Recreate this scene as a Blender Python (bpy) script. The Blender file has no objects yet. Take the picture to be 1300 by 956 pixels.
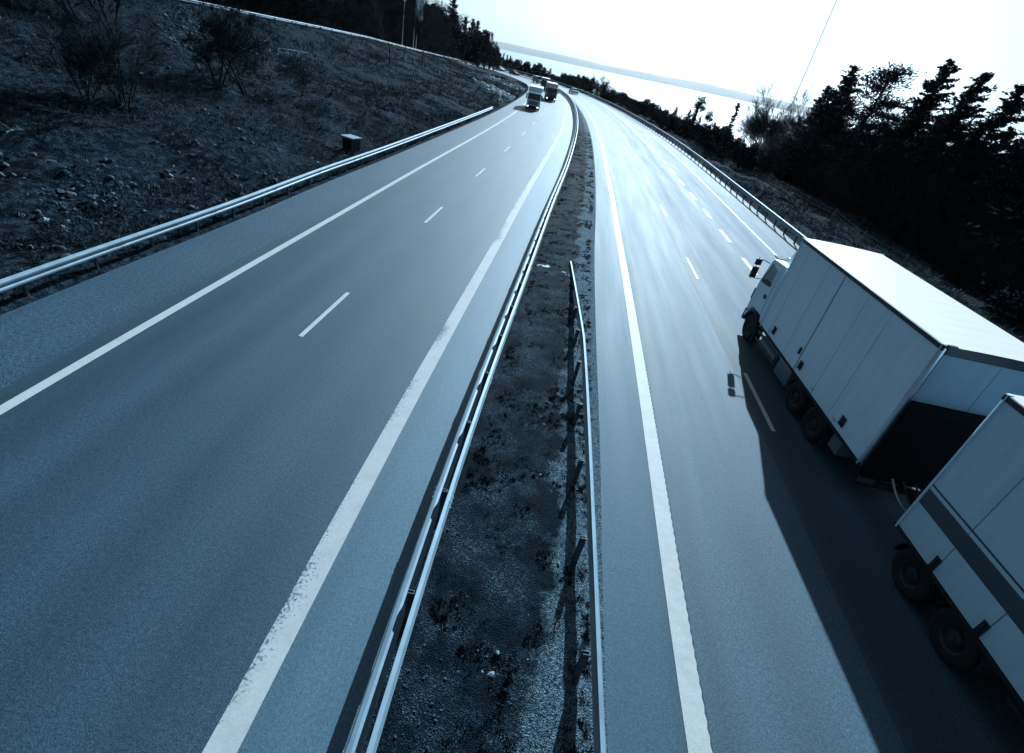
import bpy, math, random
import numpy as np
from mathutils import Vector, Matrix
R = math.radians
rng = random.Random(7)
S = bpy.context.scene
COL = S.collection

# ------------------------------------------------------------------ camera
FPX, CAMH, ROLL, PITCH = 630.0, 7.7, R(12.1), R(30.03)
cam = bpy.data.cameras.new('camera')
cam.lens = 36 * FPX / 1300
cam.sensor_width = 36
cam.sensor_fit = 'HORIZONTAL'
cam.shift_y = -45 / 1300
cam.clip_start = 0.1
cam.clip_end = 60000
co = bpy.data.objects.new('camera', cam)
COL.objects.link(co)
R0 = Vector((1, 0, 0)); U0 = Vector((0, math.sin(PITCH), math.cos(PITCH))); F0 = Vector((0, math.cos(PITCH), -math.sin(PITCH)))
ax = math.cos(ROLL) * R0 + math.sin(ROLL) * U0
ay = -math.sin(ROLL) * R0 + math.cos(ROLL) * U0
m = Matrix((ax, ay, -F0)).transposed().to_4x4()
m.translation = Vector((0, 0, CAMH))
co.matrix_world = m
S.camera = co


def ray(px, py):
    x, y = px - 650, py - 433
    return (ax * x - ay * y + F0 * FPX).normalized()


# ------------------------------------------------------------------ curves on the ground
class Curve:
    def __init__(s, pts, step=1.0):
        P = np.array(pts, float)
        P = np.vstack([2 * P[0] - P[1], P, 2 * P[-1] - P[-2]])
        out = []
        for i in range(1, len(P) - 2):
            p0, p1, p2, p3 = P[i - 1:i + 3]
            # centripetal-like tangents
            d01 = np.linalg.norm(p1 - p0) ** .5; d12 = np.linalg.norm(p2 - p1) ** .5; d23 = np.linalg.norm(p3 - p2) ** .5
            m1 = (p2 - p1 + d12 * ((p1 - p0) / d01 - (p2 - p0) / (d01 + d12)))
            m2 = (p2 - p1 + d12 * ((p3 - p2) / d23 - (p3 - p1) / (d12 + d23)))
            n = 24
            for k in range(n):
                t = k / n
                out.append((2 * t ** 3 - 3 * t * t + 1) * p1 + (t ** 3 - 2 * t * t + t) * m1 + (-2 * t ** 3 + 3 * t * t) * p2 + (t ** 3 - t * t) * m2)
        out.append(P[-2])
        out = np.array(out)
        L = np.concatenate([[0], np.cumsum(np.linalg.norm(np.diff(out, axis=0), axis=1))])
        N = int(L[-1] / step) + 1
        s.S = np.linspace(0, L[-1], N)
        s.P = np.stack([np.interp(s.S, L, out[:, 0]), np.interp(s.S, L, out[:, 1])], 1)
        for _ in range(6):
            s.P[1:-1] = .25 * s.P[:-2] + .5 * s.P[1:-1] + .25 * s.P[2:]
        s.fin()

    def fin(s):
        s.S = np.concatenate([[0], np.cumsum(np.linalg.norm(np.diff(s.P, axis=0), axis=1))])
        T = np.gradient(s.P, axis=0)
        s.T = T / np.linalg.norm(T, axis=1)[:, None]
        s.N = np.stack([s.T[:, 1], -s.T[:, 0]], 1)      # to the right

    def at(s, t):
        return np.array([np.interp(t, s.S, s.P[:, 0]), np.interp(t, s.S, s.P[:, 1])])

    def tan(s, t):
        v = np.array([np.interp(t, s.S, s.T[:, 0]), np.interp(t, s.S, s.T[:, 1])])
        return v / np.linalg.norm(v)

    def s_at_y(s, y):
        i = int(np.argmax(s.P[:, 1] >= y))
        a = s.P[max(i - 1, 0), 1]; b = s.P[i, 1]
        f = 0 if b == a else (y - a) / (b - a)
        return s.S[max(i - 1, 0)] + f * (s.S[i] - s.S[max(i - 1, 0)])

    def offset(s, d):
        c = Curve.__new__(Curve)
        dd = np.asarray(d)
        c.P = s.P + s.N * (dd[:, None] if dd.ndim else dd)
        c.fin()
        return c

    def sd(s, X, Y):
        """signed distance (positive to the right) and index of the nearest sample"""
        best = np.full(X.shape, 1e18); idx = np.zeros(X.shape, int)
        for i in range(0, len(s.P), 2):
            d = (X - s.P[i, 0]) ** 2 + (Y - s.P[i, 1]) ** 2
            mk = d < best
            best[mk] = d[mk]; idx[mk] = i
        px = X - s.P[idx, 0]; py = Y - s.P[idx, 1]
        lat = px * s.N[idx, 0] + py * s.N[idx, 1]
        dist = np.sqrt(best)
        sg = np.where(lat >= 0, 1, -1)
        lon = np.abs(px * s.T[idx, 0] + py * s.T[idx, 1])
        return np.where(lon < 3, lat, sg * dist), idx


Lsh = Curve([(-14.2, -60), (-13.2, -20), (-12.3, 5), (-11.9, 12), (-11.4, 18), (-11.1, 25), (-10.6, 32), (-9.8, 46), (-8.6, 71), (-8.05, 98), (-8.3, 126), (-9.8, 145), (-12.8, 160), (-17.2, 173), (-23, 185), (-32, 197), (-48, 211), (-80, 230), (-130, 250)])
Lright = Curve([(-3.2, -60), (-2.75, -20), (-2.35, 3), (-2.2, 8), (-1.55, 22.9), (-1.1, 33), (-.4, 46.5), (.35, 64), (.8, 83), (.75, 99), (-.2, 123), (-2.4, 146), (-5.6, 163), (-11, 180), (-19, 195), (-32, 210), (-55, 226), (-90, 244), (-130, 260)])
medL = Curve([(-1.1, -60), (-.85, -20), (-.75, 3), (-.62, 8), (-.1, 17.8), (.45, 28), (1.35, 42.7), (2.25, 66), (2.4, 89), (1.7, 115), (.3, 133), (-2.6, 152), (-8, 172), (-17, 191), (-31, 206.5), (-54, 223), (-90, 241.5), (-130, 258)])
medR = Curve([(2.1, -60), (2.2, -20), (2.4, 4), (2.45, 6), (2.6, 9), (2.65, 12), (3.0, 23), (3.4, 31), (3.9, 44), (4.3, 61), (4.3, 80), (3.8, 99), (2.6, 120), (.6, 141), (-3.2, 161), (-8.4, 177), (-17, 193.5), (-30.5, 209.5), (-53, 227), (-89, 246), (-130, 262.5)])
Rleft = Curve([(3.4, -60), (3.5, -20), (3.7, 4), (3.9, 8.8), (4.3, 20), (4.5, 27), (4.7, 32.6), (5.05, 45), (5.4, 60), (5.5, 77), (5.1, 98), (3.9, 119), (1.8, 141), (-2.1, 162), (-7.5, 179), (-16, 195), (-29.5, 211), (-52, 229), (-88.5, 248), (-130, 264.5)])
Rrail = Curve([(16.6, -60), (16.7, -20), (16.8, 20), (17, 34), (17.1, 42), (17.2, 52), (17.2, 68), (16.6, 85), (15.2, 102), (12.7, 125), (8.6, 148), (3, 171), (-5, 192), (-15, 207), (-30, 221.5), (-54, 238), (-90, 257), (-130, 274)])
Ramp = Curve([(-62, -60), (-56, -20), (-50, 10), (-43, 36), (-38.5, 53), (-37, 66), (-36.5, 82), (-36.7, 100), (-35, 135), (-31.2, 158), (-28.5, 172), (-29, 186), (-36, 199), (-52, 214), (-85, 233), (-130, 253)])


def zramp_y(y):
    return np.interp(y, [-60, 20, 53, 66, 82, 100, 140, 170, 188, 200], [6.0, 5.8, 5.3, 4.95, 4.55, 4.0, 2.2, .95, .2, .02])


# value noise
_lat = np.random.RandomState(3).rand(256, 256)


def vn(X, Y):
    xi = np.floor(X).astype(int); yi = np.floor(Y).astype(int)
    fx = X - xi; fy = Y - yi
    fx = fx * fx * (3 - 2 * fx); fy = fy * fy * (3 - 2 * fy)
    a = _lat[xi % 256, yi % 256]; b = _lat[(xi + 1) % 256, yi % 256]; c = _lat[xi % 256, (yi + 1) % 256]; d = _lat[(xi + 1) % 256, (yi + 1) % 256]
    return (a * (1 - fx) + b * fx) * (1 - fy) + (c * (1 - fx) + d * fx) * fy - .5


def sst(t):
    t = np.clip(t, 0, 1)
    return t * t * (3 - 2 * t)


def height(X, Y):
    X = np.asarray(X, float); Y = np.asarray(Y, float)
    dl, _ = Lsh.sd(X, Y); dl = -dl
    dp, ip = Ramp.sd(X, Y); dp = -dp
    dr, _ = Rrail.sd(X, Y)
    zr = zramp_y(Ramp.P[ip, 1])
    zr = np.where(Ramp.P[ip, 0] < -50, np.where(Ramp.P[ip, 1] > 190, .02, zr), zr)
    z = np.full(X.shape, -.09)
    nz = vn(X * .16, Y * .16) * 1.1 + vn(X * .45 + 9, Y * .45) * .55 + vn(X * 1.3, Y * 1.3 + 5) * .28 + vn(X * 3.1, Y * 3.1 + 5) * .12
    # left bank
    mb = (dl > 0) & (dp < 0)
    t = dl / np.maximum(dl - dp, .01)
    prof = .55 * t + .45 * sst(t * 1.05) + .07 * np.sin(t * 8.2)
    edge = np.clip(dl / 3, 0, 1) * np.clip(-dp / 3, 0, 1)
    zb = -.03 + zr * prof + nz * .75 * edge * np.clip((dl - dp) / 12, 0, 1)
    z = np.where(mb, zb, z)
    # ramp bench and the rising wood behind
    mr = (dp >= 0)
    bench = (dp < 7.2)
    zz = np.where(bench, zr - .09, zr - .05 + np.clip((dp - 7.2) * .28, 0, 10) * np.clip(zr / 3, .05, 1) + nz * .5 * np.clip((dp - 7.2) / 3, 0, 1))
    z = np.where(mr & (dl > 0), zz, z)
    # right verge falling to the sea
    mv = dr > .55
    fall = np.where(dr < 22, .13 * np.clip(dr - 1.3, 0, None), .13 * 20.7 + .2 * (dr - 22))
    fall = np.where(dr > 90, .13 * 20.7 + .2 * 68 + .45 * (dr - 90), fall)
    zv = -.02 - fall + nz * np.clip((dr - .8) / 4, 0, 1) * .8
    z = np.where(mv, np.maximum(zv, -60), z)
    return z


def hz(x, y):
    return float(height(np.array([x]), np.array([y]))[0])


def hit(px, py, dz=0.0):
    """where the view ray meets the terrain"""
    d = ray(px, py)
    t = np.arange(6, 320, .25)
    X = d.x * t; Y = d.y * t; Z = CAMH + d.z * t
    H = height(X, Y) + dz
    k = int(np.argmax(Z < H))
    if k == 0:
        k = len(t) - 1
    return X[k], Y[k], float(H[k] - dz)


# ------------------------------------------------------------------ materials
MATS = {}


def newmat(name):
    mt = bpy.data.materials.new(name); mt.use_nodes = True
    nt = mt.node_tree; b = nt.nodes['Principled BSDF']
    MATS[name] = mt
    return mt, nt, b


def N(nt, typ, **kw):
    n = nt.nodes.new(typ)
    for k, v in kw.items():
        if hasattr(n, k):
            setattr(n, k, v)
        else:
            n.inputs[k].default_value = v
    return n


def ramp(nt, fac, stops):
    r = nt.nodes.new('ShaderNodeValToRGB')
    e = r.color_ramp.elements
    while len(e) < len(stops):
        e.new(.5)
    for i, (p, c) in enumerate(stops):
        e[i].position = p
        e[i].color = (c, c, c, 1) if not hasattr(c, '__len__') else (*c, 1)
    nt.links.new(fac, r.inputs[0])
    return r.outputs[0]


def mixc(nt, f, a, b, mode='MIX'):
    x = nt.nodes.new('ShaderNodeMix'); x.data_type = 'RGBA'; x.blend_type = mode
    for s, v in ((0, f), (6, a), (7, b)):
        if hasattr(v, 'is_output') or hasattr(v, 'links'):
            nt.links.new(v, x.inputs[s])
        else:
            x.inputs[s].default_value = v if s == 0 else (*v, 1)
    return x.outputs[2]


def noise(nt, vec, scale, detail=4, rough=.55, w=None):
    n = nt.nodes.new('ShaderNodeTexNoise')
    n.inputs['Scale'].default_value = scale; n.inputs['Detail'].default_value = detail; n.inputs['Roughness'].default_value = rough
    if vec is not None:
        nt.links.new(vec, n.inputs['Vector'])
    return n.outputs['Fac']


def geo(nt):
    return nt.nodes.new('ShaderNodeNewGeometry').outputs['Position']


def objc(nt):
    return nt.nodes.new('ShaderNodeTexCoord').outputs['Object']


def bump(nt, b, h, strength, dist):
    bp = nt.nodes.new('ShaderNodeBump')
    bp.inputs['Strength'].default_value = strength; bp.inputs['Distance'].default_value = dist
    nt.links.new(h, bp.inputs['Height']); nt.links.new(bp.outputs[0], b.inputs['Normal'])


def simple(name, col, rough=.5, metal=0, var=.15, scale=3, spec=.5, bmp=0, bscale=40):
    mt, nt, b = newmat(name)
    f = noise(nt, objc(nt), scale, 5, .6)
    lo = [c * (1 - var) for c in col]; hi = [min(1, c * (1 + var)) for c in col]
    c = ramp(nt, f, [(.3, lo), (.7, hi)])
    nt.links.new(c, b.inputs['Base Color'])
    b.inputs['Roughness'].default_value = rough; b.inputs['Metallic'].default_value = metal
    b.inputs['Specular IOR Level'].default_value = spec
    if bmp:
        bump(nt, b, noise(nt, objc(nt), bscale, 4), bmp, .02)
    return mt


def dirty(name, col, dirt, rough=.4, lo=.45, hi=.8, zs=(.0, 1.2), spec=.5, amount=.6):
    """painted panel with road grime that is thicker low down (real dirt) and streaks"""
    mt, nt, b = newmat(name)
    o = objc(nt)
    mp = nt.nodes.new('ShaderNodeMapping'); mp.inputs['Scale'].default_value = (1, 2.5, .35)
    nt.links.new(o, mp.inputs[0])
    f = noise(nt, mp.outputs[0], 2.2, 8, .65)
    f2 = ramp(nt, f, [(lo, 0), (hi, 1)])
    mm = nt.nodes.new('ShaderNodeMath'); mm.operation = 'MULTIPLY'; mm.inputs[1].default_value = amount
    nt.links.new(f2, mm.inputs[0])
    nt.links.new(mixc(nt, mm.outputs[0], col, dirt), b.inputs['Base Color'])
    b.inputs['Roughness'].default_value = rough; b.inputs['Specular IOR Level'].default_value = spec
    return mt


# asphalt; UV.x = metres across from the reference line, UV.y = metres along
def asphalt(name, base, tracks, grain=.5, rough=(.42, .62), patch=.25, fine=60, spk=.0, bmp=.35, sp=.5, tint=(.72, .9, 1)):
    mt, nt, b = newmat(name)
    uv = nt.nodes.new('ShaderNodeTexCoord').outputs['UV']
    sep = nt.nodes.new('ShaderNodeSeparateXYZ'); nt.links.new(uv, sep.inputs[0])
    pos = geo(nt)
    g = noise(nt, pos, fine, 3, .7)
    g2 = noise(nt, pos, fine * .35, 3, .7)
    mp = nt.nodes.new('ShaderNodeMapping'); mp.inputs['Scale'].default_value = (1, .06, 1)
    nt.links.new(uv, mp.inputs[0])
    st = noise(nt, mp.outputs[0], 1.6, 6, .6)       # long streaks
    bl = noise(nt, pos, .35, 5, .6)
    # wheel tracks: sum of bumps across the lane
    acc = None
    for (c, w, a) in tracks:
        s1 = N(nt, 'ShaderNodeMath', operation='SUBTRACT'); nt.links.new(sep.outputs[0], s1.inputs[0]); s1.inputs[1].default_value = c
        s2 = N(nt, 'ShaderNodeMath', operation='DIVIDE'); nt.links.new(s1.outputs[0], s2.inputs[0]); s2.inputs[1].default_value = w
        s3 = N(nt, 'ShaderNodeMath', operation='POWER'); nt.links.new(s2.outputs[0], s3.inputs[0]); s3.inputs[1].default_value = 2
        s4 = N(nt, 'ShaderNodeMath', operation='MULTIPLY'); nt.links.new(s3.outputs[0], s4.inputs[0]); s4.inputs[1].default_value = -1
        s5 = N(nt, 'ShaderNodeMath', operation='EXPONENT'); nt.links.new(s4.outputs[0], s5.inputs[0])
        s6 = N(nt, 'ShaderNodeMath', operation='MULTIPLY'); nt.links.new(s5.outputs[0], s6.inputs[0]); s6.inputs[1].default_value = a
        if acc is None:
            acc = s6.outputs[0]
        else:
            ad = N(nt, 'ShaderNodeMath', operation='ADD'); nt.links.new(acc, ad.inputs[0]); nt.links.new(s6.outputs[0], ad.inputs[1]); acc = ad.outputs[0]
    lum = N(nt, 'ShaderNodeMath', operation='MULTIPLY_ADD'); nt.links.new(st, lum.inputs[0]); lum.inputs[1].default_value = patch * 1.4; lum.inputs[2].default_value = 1 - patch * .7
    l2 = N(nt, 'ShaderNodeMath', operation='MULTIPLY_ADD'); nt.links.new(bl, l2.inputs[0]); l2.inputs[1].default_value = patch; l2.inputs[2].default_value = 1 - patch * .5
    l3 = N(nt, 'ShaderNodeMath', operation='MULTIPLY'); nt.links.new(lum.outputs[0], l3.inputs[0]); nt.links.new(l2.outputs[0], l3.inputs[1])
    gr = ramp(nt, g, [(.32, 1 - grain), (.5, 1.0), (.7, 1 + grain)])
    gr2 = ramp(nt, g2, [(.3, 1 - grain * .5), (.7, 1 + grain * .5)])
    l4 = N(nt, 'ShaderNodeMath', operation='MULTIPLY'); nt.links.new(l3.outputs[0], l4.inputs[0]); nt.links.new(gr, l4.inputs[1])
    l4b = N(nt, 'ShaderNodeMath', operation='MULTIPLY'); nt.links.new(l4.outputs[0], l4b.inputs[0]); nt.links.new(gr2, l4b.inputs[1])
    l5 = N(nt, 'ShaderNodeMath', operation='MULTIPLY')
    nt.links.new(l4b.outputs[0], l5.inputs[0])
    if acc is not None:
        a1 = N(nt, 'ShaderNodeMath', operation='ADD'); nt.links.new(acc, a1.inputs[0]); a1.inputs[1].default_value = 1
        nt.links.new(a1.outputs[0], l5.inputs[1])
    else:
        l5.inputs[1].default_value = 1
    vm = nt.nodes.new('ShaderNodeVectorMath'); vm.operation = 'SCALE'; vm.inputs[0].default_value = base
    nt.links.new(l5.outputs[0], vm.inputs['Scale'])
    nt.links.new(vm.outputs[0], b.inputs['Base Color'])
    rr = N(nt, 'ShaderNodeMath', operation='MULTIPLY_ADD')
    nt.links.new(st, rr.inputs[0]); rr.inputs[1].default_value = rough[1] - rough[0]; rr.inputs[2].default_value = rough[0]
    if acc is not None:
        r2 = N(nt, 'ShaderNodeMath', operation='MULTIPLY_ADD'); nt.links.new(acc, r2.inputs[0]); r2.inputs[1].default_value = .08; nt.links.new(rr.outputs[0], r2.inputs[2])
        nt.links.new(r2.outputs[0], b.inputs['Roughness'])
    else:
        nt.links.new(rr.outputs[0], b.inputs['Roughness'])
    b.inputs['Specular IOR Level'].default_value = sp; b.inputs['Specular Tint'].default_value = (*tint, 1)
    bump(nt, b, g, bmp, .006)
    return mt


def paint_mat(name, col, wear_lo, wear_hi, under=(.045, .085, .12), side=0.0, sc=16):
    mt, nt, b = newmat(name)
    pos = geo(nt)
    uv = nt.nodes.new('ShaderNodeTexCoord').outputs['UV']
    sep = nt.nodes.new('ShaderNodeSeparateXYZ'); nt.links.new(uv, sep.inputs[0])
    f = noise(nt, pos, sc, 5, .7)
    f2 = noise(nt, pos, .35, 3, .5)
    ad = N(nt, 'ShaderNodeMath', operation='ADD'); nt.links.new(f, ad.inputs[0]); nt.links.new(f2, ad.inputs[1])
    a2 = N(nt, 'ShaderNodeMath', operation='MULTIPLY_ADD'); nt.links.new(sep.outputs[0], a2.inputs[0]); a2.inputs[1].default_value = side; nt.links.new(ad.outputs[0], a2.inputs[2])
    w = ramp(nt, a2.outputs[0], [(wear_lo, 1), (wear_hi, 0)])
    g = noise(nt, pos, 45, 4, .75)
    d = noise(nt, pos, 2.5, 5, .65)
    c1 = ramp(nt, g, [(.3, [c * .78 for c in col]), (.6, col)])
    c2 = mixc(nt, ramp(nt, d, [(.45, 0), (.8, .5)]), c1, [c * .6 for c in col])
    nt.links.new(mixc(nt, w, c2, under), b.inputs['Base Color'])
    b.inputs['Roughness'].default_value = .65; b.inputs['Specular IOR Level'].default_value = .3
    bump(nt, b, g, .3, .004)
    return mt


AS_L = asphalt('asphalt_old', (.014, .040, .067), [(-6.3, .5, -.18), (-4.7, .45, -.14), (-5.5, .35, .10), (-3.9, .4, .10), (-2.8, .45, -.16), (-1.0, .5, -.20), (-1.9, .4, .08), (-7.35, .2, -.25)], grain=.9, fine=48, patch=.45, rough=(.55, .72), sp=.55, bmp=.7)
AS_LS = asphalt('asphalt_shoulder_coarse', (.020, .053, .084), [], grain=1.1, fine=34, patch=.45, rough=(.6, .75), bmp=.9, sp=.45)
AS_LM = asphalt('asphalt_shoulder_pale', (.044, .094, .136), [(.9, .5, .12), (.35, .2, -.12)], grain=.45, fine=52, patch=.3, rough=(.55, .7), sp=.5)
AS_R = asphalt('asphalt_polished', (.020, .053, .086), [(.33, .16, -.3), (3.62, .5, -.42), (4.7, .4, .2), (5.2, .3, -.1), (6.0, .5, .3), (6.75, .35, -.25), (9.0, 1.4, .45)], grain=.8, fine=50, patch=.3, rough=(.68, .84), bmp=.6, sp=.56, tint=(.88, .95, .98))
AS_R2 = asphalt('asphalt_polished_lane', (.030, .072, .106), [(.45, .2, -.2), (1.0, .35, .12), (1.75, .35, -.12), (2.6, .4, .12)], grain=.6, fine=50, patch=.25, rough=(.64, .80), bmp=.6, sp=.50, tint=(.90, .95, .97))
AS_RM = asphalt('asphalt_strip', (.044, .090, .128), [(-.2, .12, -.15)], grain=.4, fine=55, patch=.3, rough=(.6, .75), sp=.25)
AS_RP = asphalt('asphalt_ramp', (.07, .12, .16), [], grain=.3, fine=40, patch=.2)
PAINT = paint_mat('road_paint', (.42, .45, .47), .30, .42)
PAINT_W = paint_mat('road_paint_worn', (.38, .42, .44), .75, .86, side=.6, sc=22)
PAINT_T = paint_mat('road_paint_profiled', (.44, .46, .47), .25, .35)
GALV = simple('galvanised_steel', (.17, .26, .33), .62, .2, .18, 2.0)
GALV_J = simple('galvanised_joint', (.17, .26, .34), .65, .2, .25, 3)
GALV_D = simple('galvanised_post', (.05, .075, .10), .6, .3, .3, 4)
STEEL_PALE = simple('pale_painted_steel', (.62, .66, .70), .6, 0, .08, 2)


def ground_mat(name, dark, mid, light, s=1.0):
    mt, nt, b = newmat(name)
    pos = geo(nt)
    a = noise(nt, pos, .35 * s, 5, .6); c = noise(nt, pos, 3.2 * s, 8, .72); d = noise(nt, pos, 14 * s, 6, .7)
    m1 = mixc(nt, ramp(nt, a, [(.35, 0), (.65, 1)]), dark, mid)
    m2 = mixc(nt, ramp(nt, c, [(.45, 0), (.68, 1)]), m1, light)
    m3 = mixc(nt, ramp(nt, d, [(.35, 1), (.55, 0)]), m2, [x * .35 for x in dark])
    nt.links.new(m3, b.inputs['Base Color'])
    b.inputs['Roughness'].default_value = .95
    b.inputs['Specular IOR Level'].default_value = .03
    ad = N(nt, 'ShaderNodeMath', operation='ADD'); nt.links.new(c, ad.inputs[0]); nt.links.new(d, ad.inputs[1])
    bump(nt, b, ad.outputs[0], 1.0, .25)
    return mt


GROUND = ground_mat('dry_turf', (.002, .006, .011), (.010, .023, .036), (.062, .112, .155))


def median_mat():
    mt, nt, b = newmat('median_gravel_soil')
    pos = geo(nt)
    uv = nt.nodes.new('ShaderNodeTexCoord').outputs['UV']
    sep = nt.nodes.new('ShaderNodeSeparateXYZ'); nt.links.new(uv, sep.inputs[0])
    a = noise(nt, pos, 1.1, 5, .65); c = noise(nt, pos, 14, 5, .75)
    vo = nt.nodes.new('ShaderNodeTexVoronoi'); vo.inputs['Scale'].default_value = 55; nt.links.new(pos, vo.inputs['Vector'])
    # soil in the middle, pale washed gravel along the right edge and in patches by the rail
    ad = N(nt, 'ShaderNodeMath', operation='MULTIPLY_ADD'); nt.links.new(a, ad.inputs[0]); ad.inputs[1].default_value = .55; nt.links.new(sep.outputs[0], ad.inputs[2])
    right = ramp(nt, ad.outputs[0], [(.92, 0), (1.12, 1)])
    sb = N(nt, 'ShaderNodeMath', operation='MULTIPLY_ADD'); nt.links.new(a, sb.inputs[0]); sb.inputs[1].default_value = -.5; nt.links.new(sep.outputs[0], sb.inputs[2])
    left = ramp(nt, sb.outputs[0], [(0.0 , 0), (.001, 0)])
    g = ramp(nt, vo.outputs['Color'], [(.1, (.005, .013, .020)), (.6, (.016, .034, .050)), (.97, (.11, .17, .22))])
    g2 = ramp(nt, vo.outputs['Color'], [(.1, (.035, .07, .10)), (.5, (.08, .14, .185)), (.95, (.20, .29, .36))])
    m0 = mixc(nt, ramp(nt, a, [(.44, 1), (.60, 0)]), g, (.004, .010, .016))
    m1 = mixc(nt, right, m0, g2)
    m2 = mixc(nt, ramp(nt, c, [(.36, 1), (.5, 0)]), m1, (.010, .018, .026))
    nt.links.new(m2, b.inputs['Base Color']); b.inputs['Roughness'].default_value = .9; b.inputs['Specular IOR Level'].default_value = .08; b.inputs['Specular Tint'].default_value = (.4, .75, 1, 1)
    s1 = N(nt, 'ShaderNodeMath', operation='ADD'); nt.links.new(c, s1.inputs[0]); nt.links.new(vo.outputs['Distance'], s1.inputs[1])
    bump(nt, b, s1.outputs[0], 1.0, .04)
    return mt


MEDIAN = median_mat()
GRASS = simple('grass_dead', (.030, .060, .088), .9, 0, .5, 9, .2)
GRASS_D = simple('weed_dark', (.003, .008, .013), .9, 0, .4, 9, .2)
ROCK = simple('rock_pale', (.16, .24, .30), .8, 0, .4, 3, .3, .6, 8)
ROCK_D = simple('rock_grey', (.035, .062, .085), .85, 0, .45, 3, .3, .6, 8)
BARK = simple('bark', (.010, .017, .023), .9, 0, .3, 8, .2)
TWIG = simple('twigs', (.013, .022, .030), .95, 0, .3, 8, .03)
NEEDLE = simple('needles', (.005, .013, .019), .95, 0, .45, 1.2, .03)
LEAFB = simple('evergreen_leaf', (.006, .015, .022), .95, 0, .4, 1.2, .03)
WHITEP = dirty('white_truck_paint', (.54, .76, .90), (.36, .56, .72), .35, .4, .85)
ROOFW = dirty('white_roof', (.66, .64, .62), (.45, .48, .50), .45, .5, .9, amount=.5)
TRAILP = dirty('trailer_paint', (.40, .62, .78), (.28, .46, .60), .4, .4, .85)
STRIPE = simple('dark_stripe', (.035, .055, .075), .4, 0, .1, 1)
BLACKP = simple('black_plastic', (.010, .015, .020), .5, 0, .3, 4)
CHASSIS = simple('chassis_black', (.008, .011, .015), .7, 0, .3, 4, .3)
TYRE = simple('tyre_rubber', (.010, .013, .017), .85, 0, .2, 8, .3)
RIM = simple('rim_steel', (.022, .035, .05), .6, .4, .3, 5)
ALU = simple('aluminium', (.50, .56, .62), .3, .8, .15, 3)
SEAM = simple('door_seal', (.05, .08, .11), .6, 0, .2, 4)
SEAM_L = simple('panel_joint', (.26, .37, .46), .5, 0, .1, 4)
GLASS = simple('dark_glass', (.008, .014, .02), .22, 0, .1, 1, .35)
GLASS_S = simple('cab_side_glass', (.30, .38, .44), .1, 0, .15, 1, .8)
DARKB = simple('dark_lacquer', (.025, .035, .05), .3, 0, .2, 2)
BLUEG = simple('grey_lacquer', (.07, .12, .165), .35, 0, .15, 2)
LAMP = newmat('headlight_on')[0]
LAMP.node_tree.nodes['Principled BSDF'].inputs['Emission Color'].default_value = (.9, .97, 1, 1)
LAMP.node_tree.nodes['Principled BSDF'].inputs['Emission Strength'].default_value = 2.2
CONC = simple('weathered_concrete', (.30, .36, .41), .85, 0, .25, 5, .3, .4, 20)
SHADE_LIFT_BLACK = simple('opening_shade_lift_black', (.004, .005, .007), .95, 0, .1, 2, .1)
CLOTH = simple('flag_cloth', (.42, .52, .60), .8, 0, .15, 2)
WOODP = simple('fence_post_wood', (.10, .135, .16), .85, 0, .3, 5)


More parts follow.
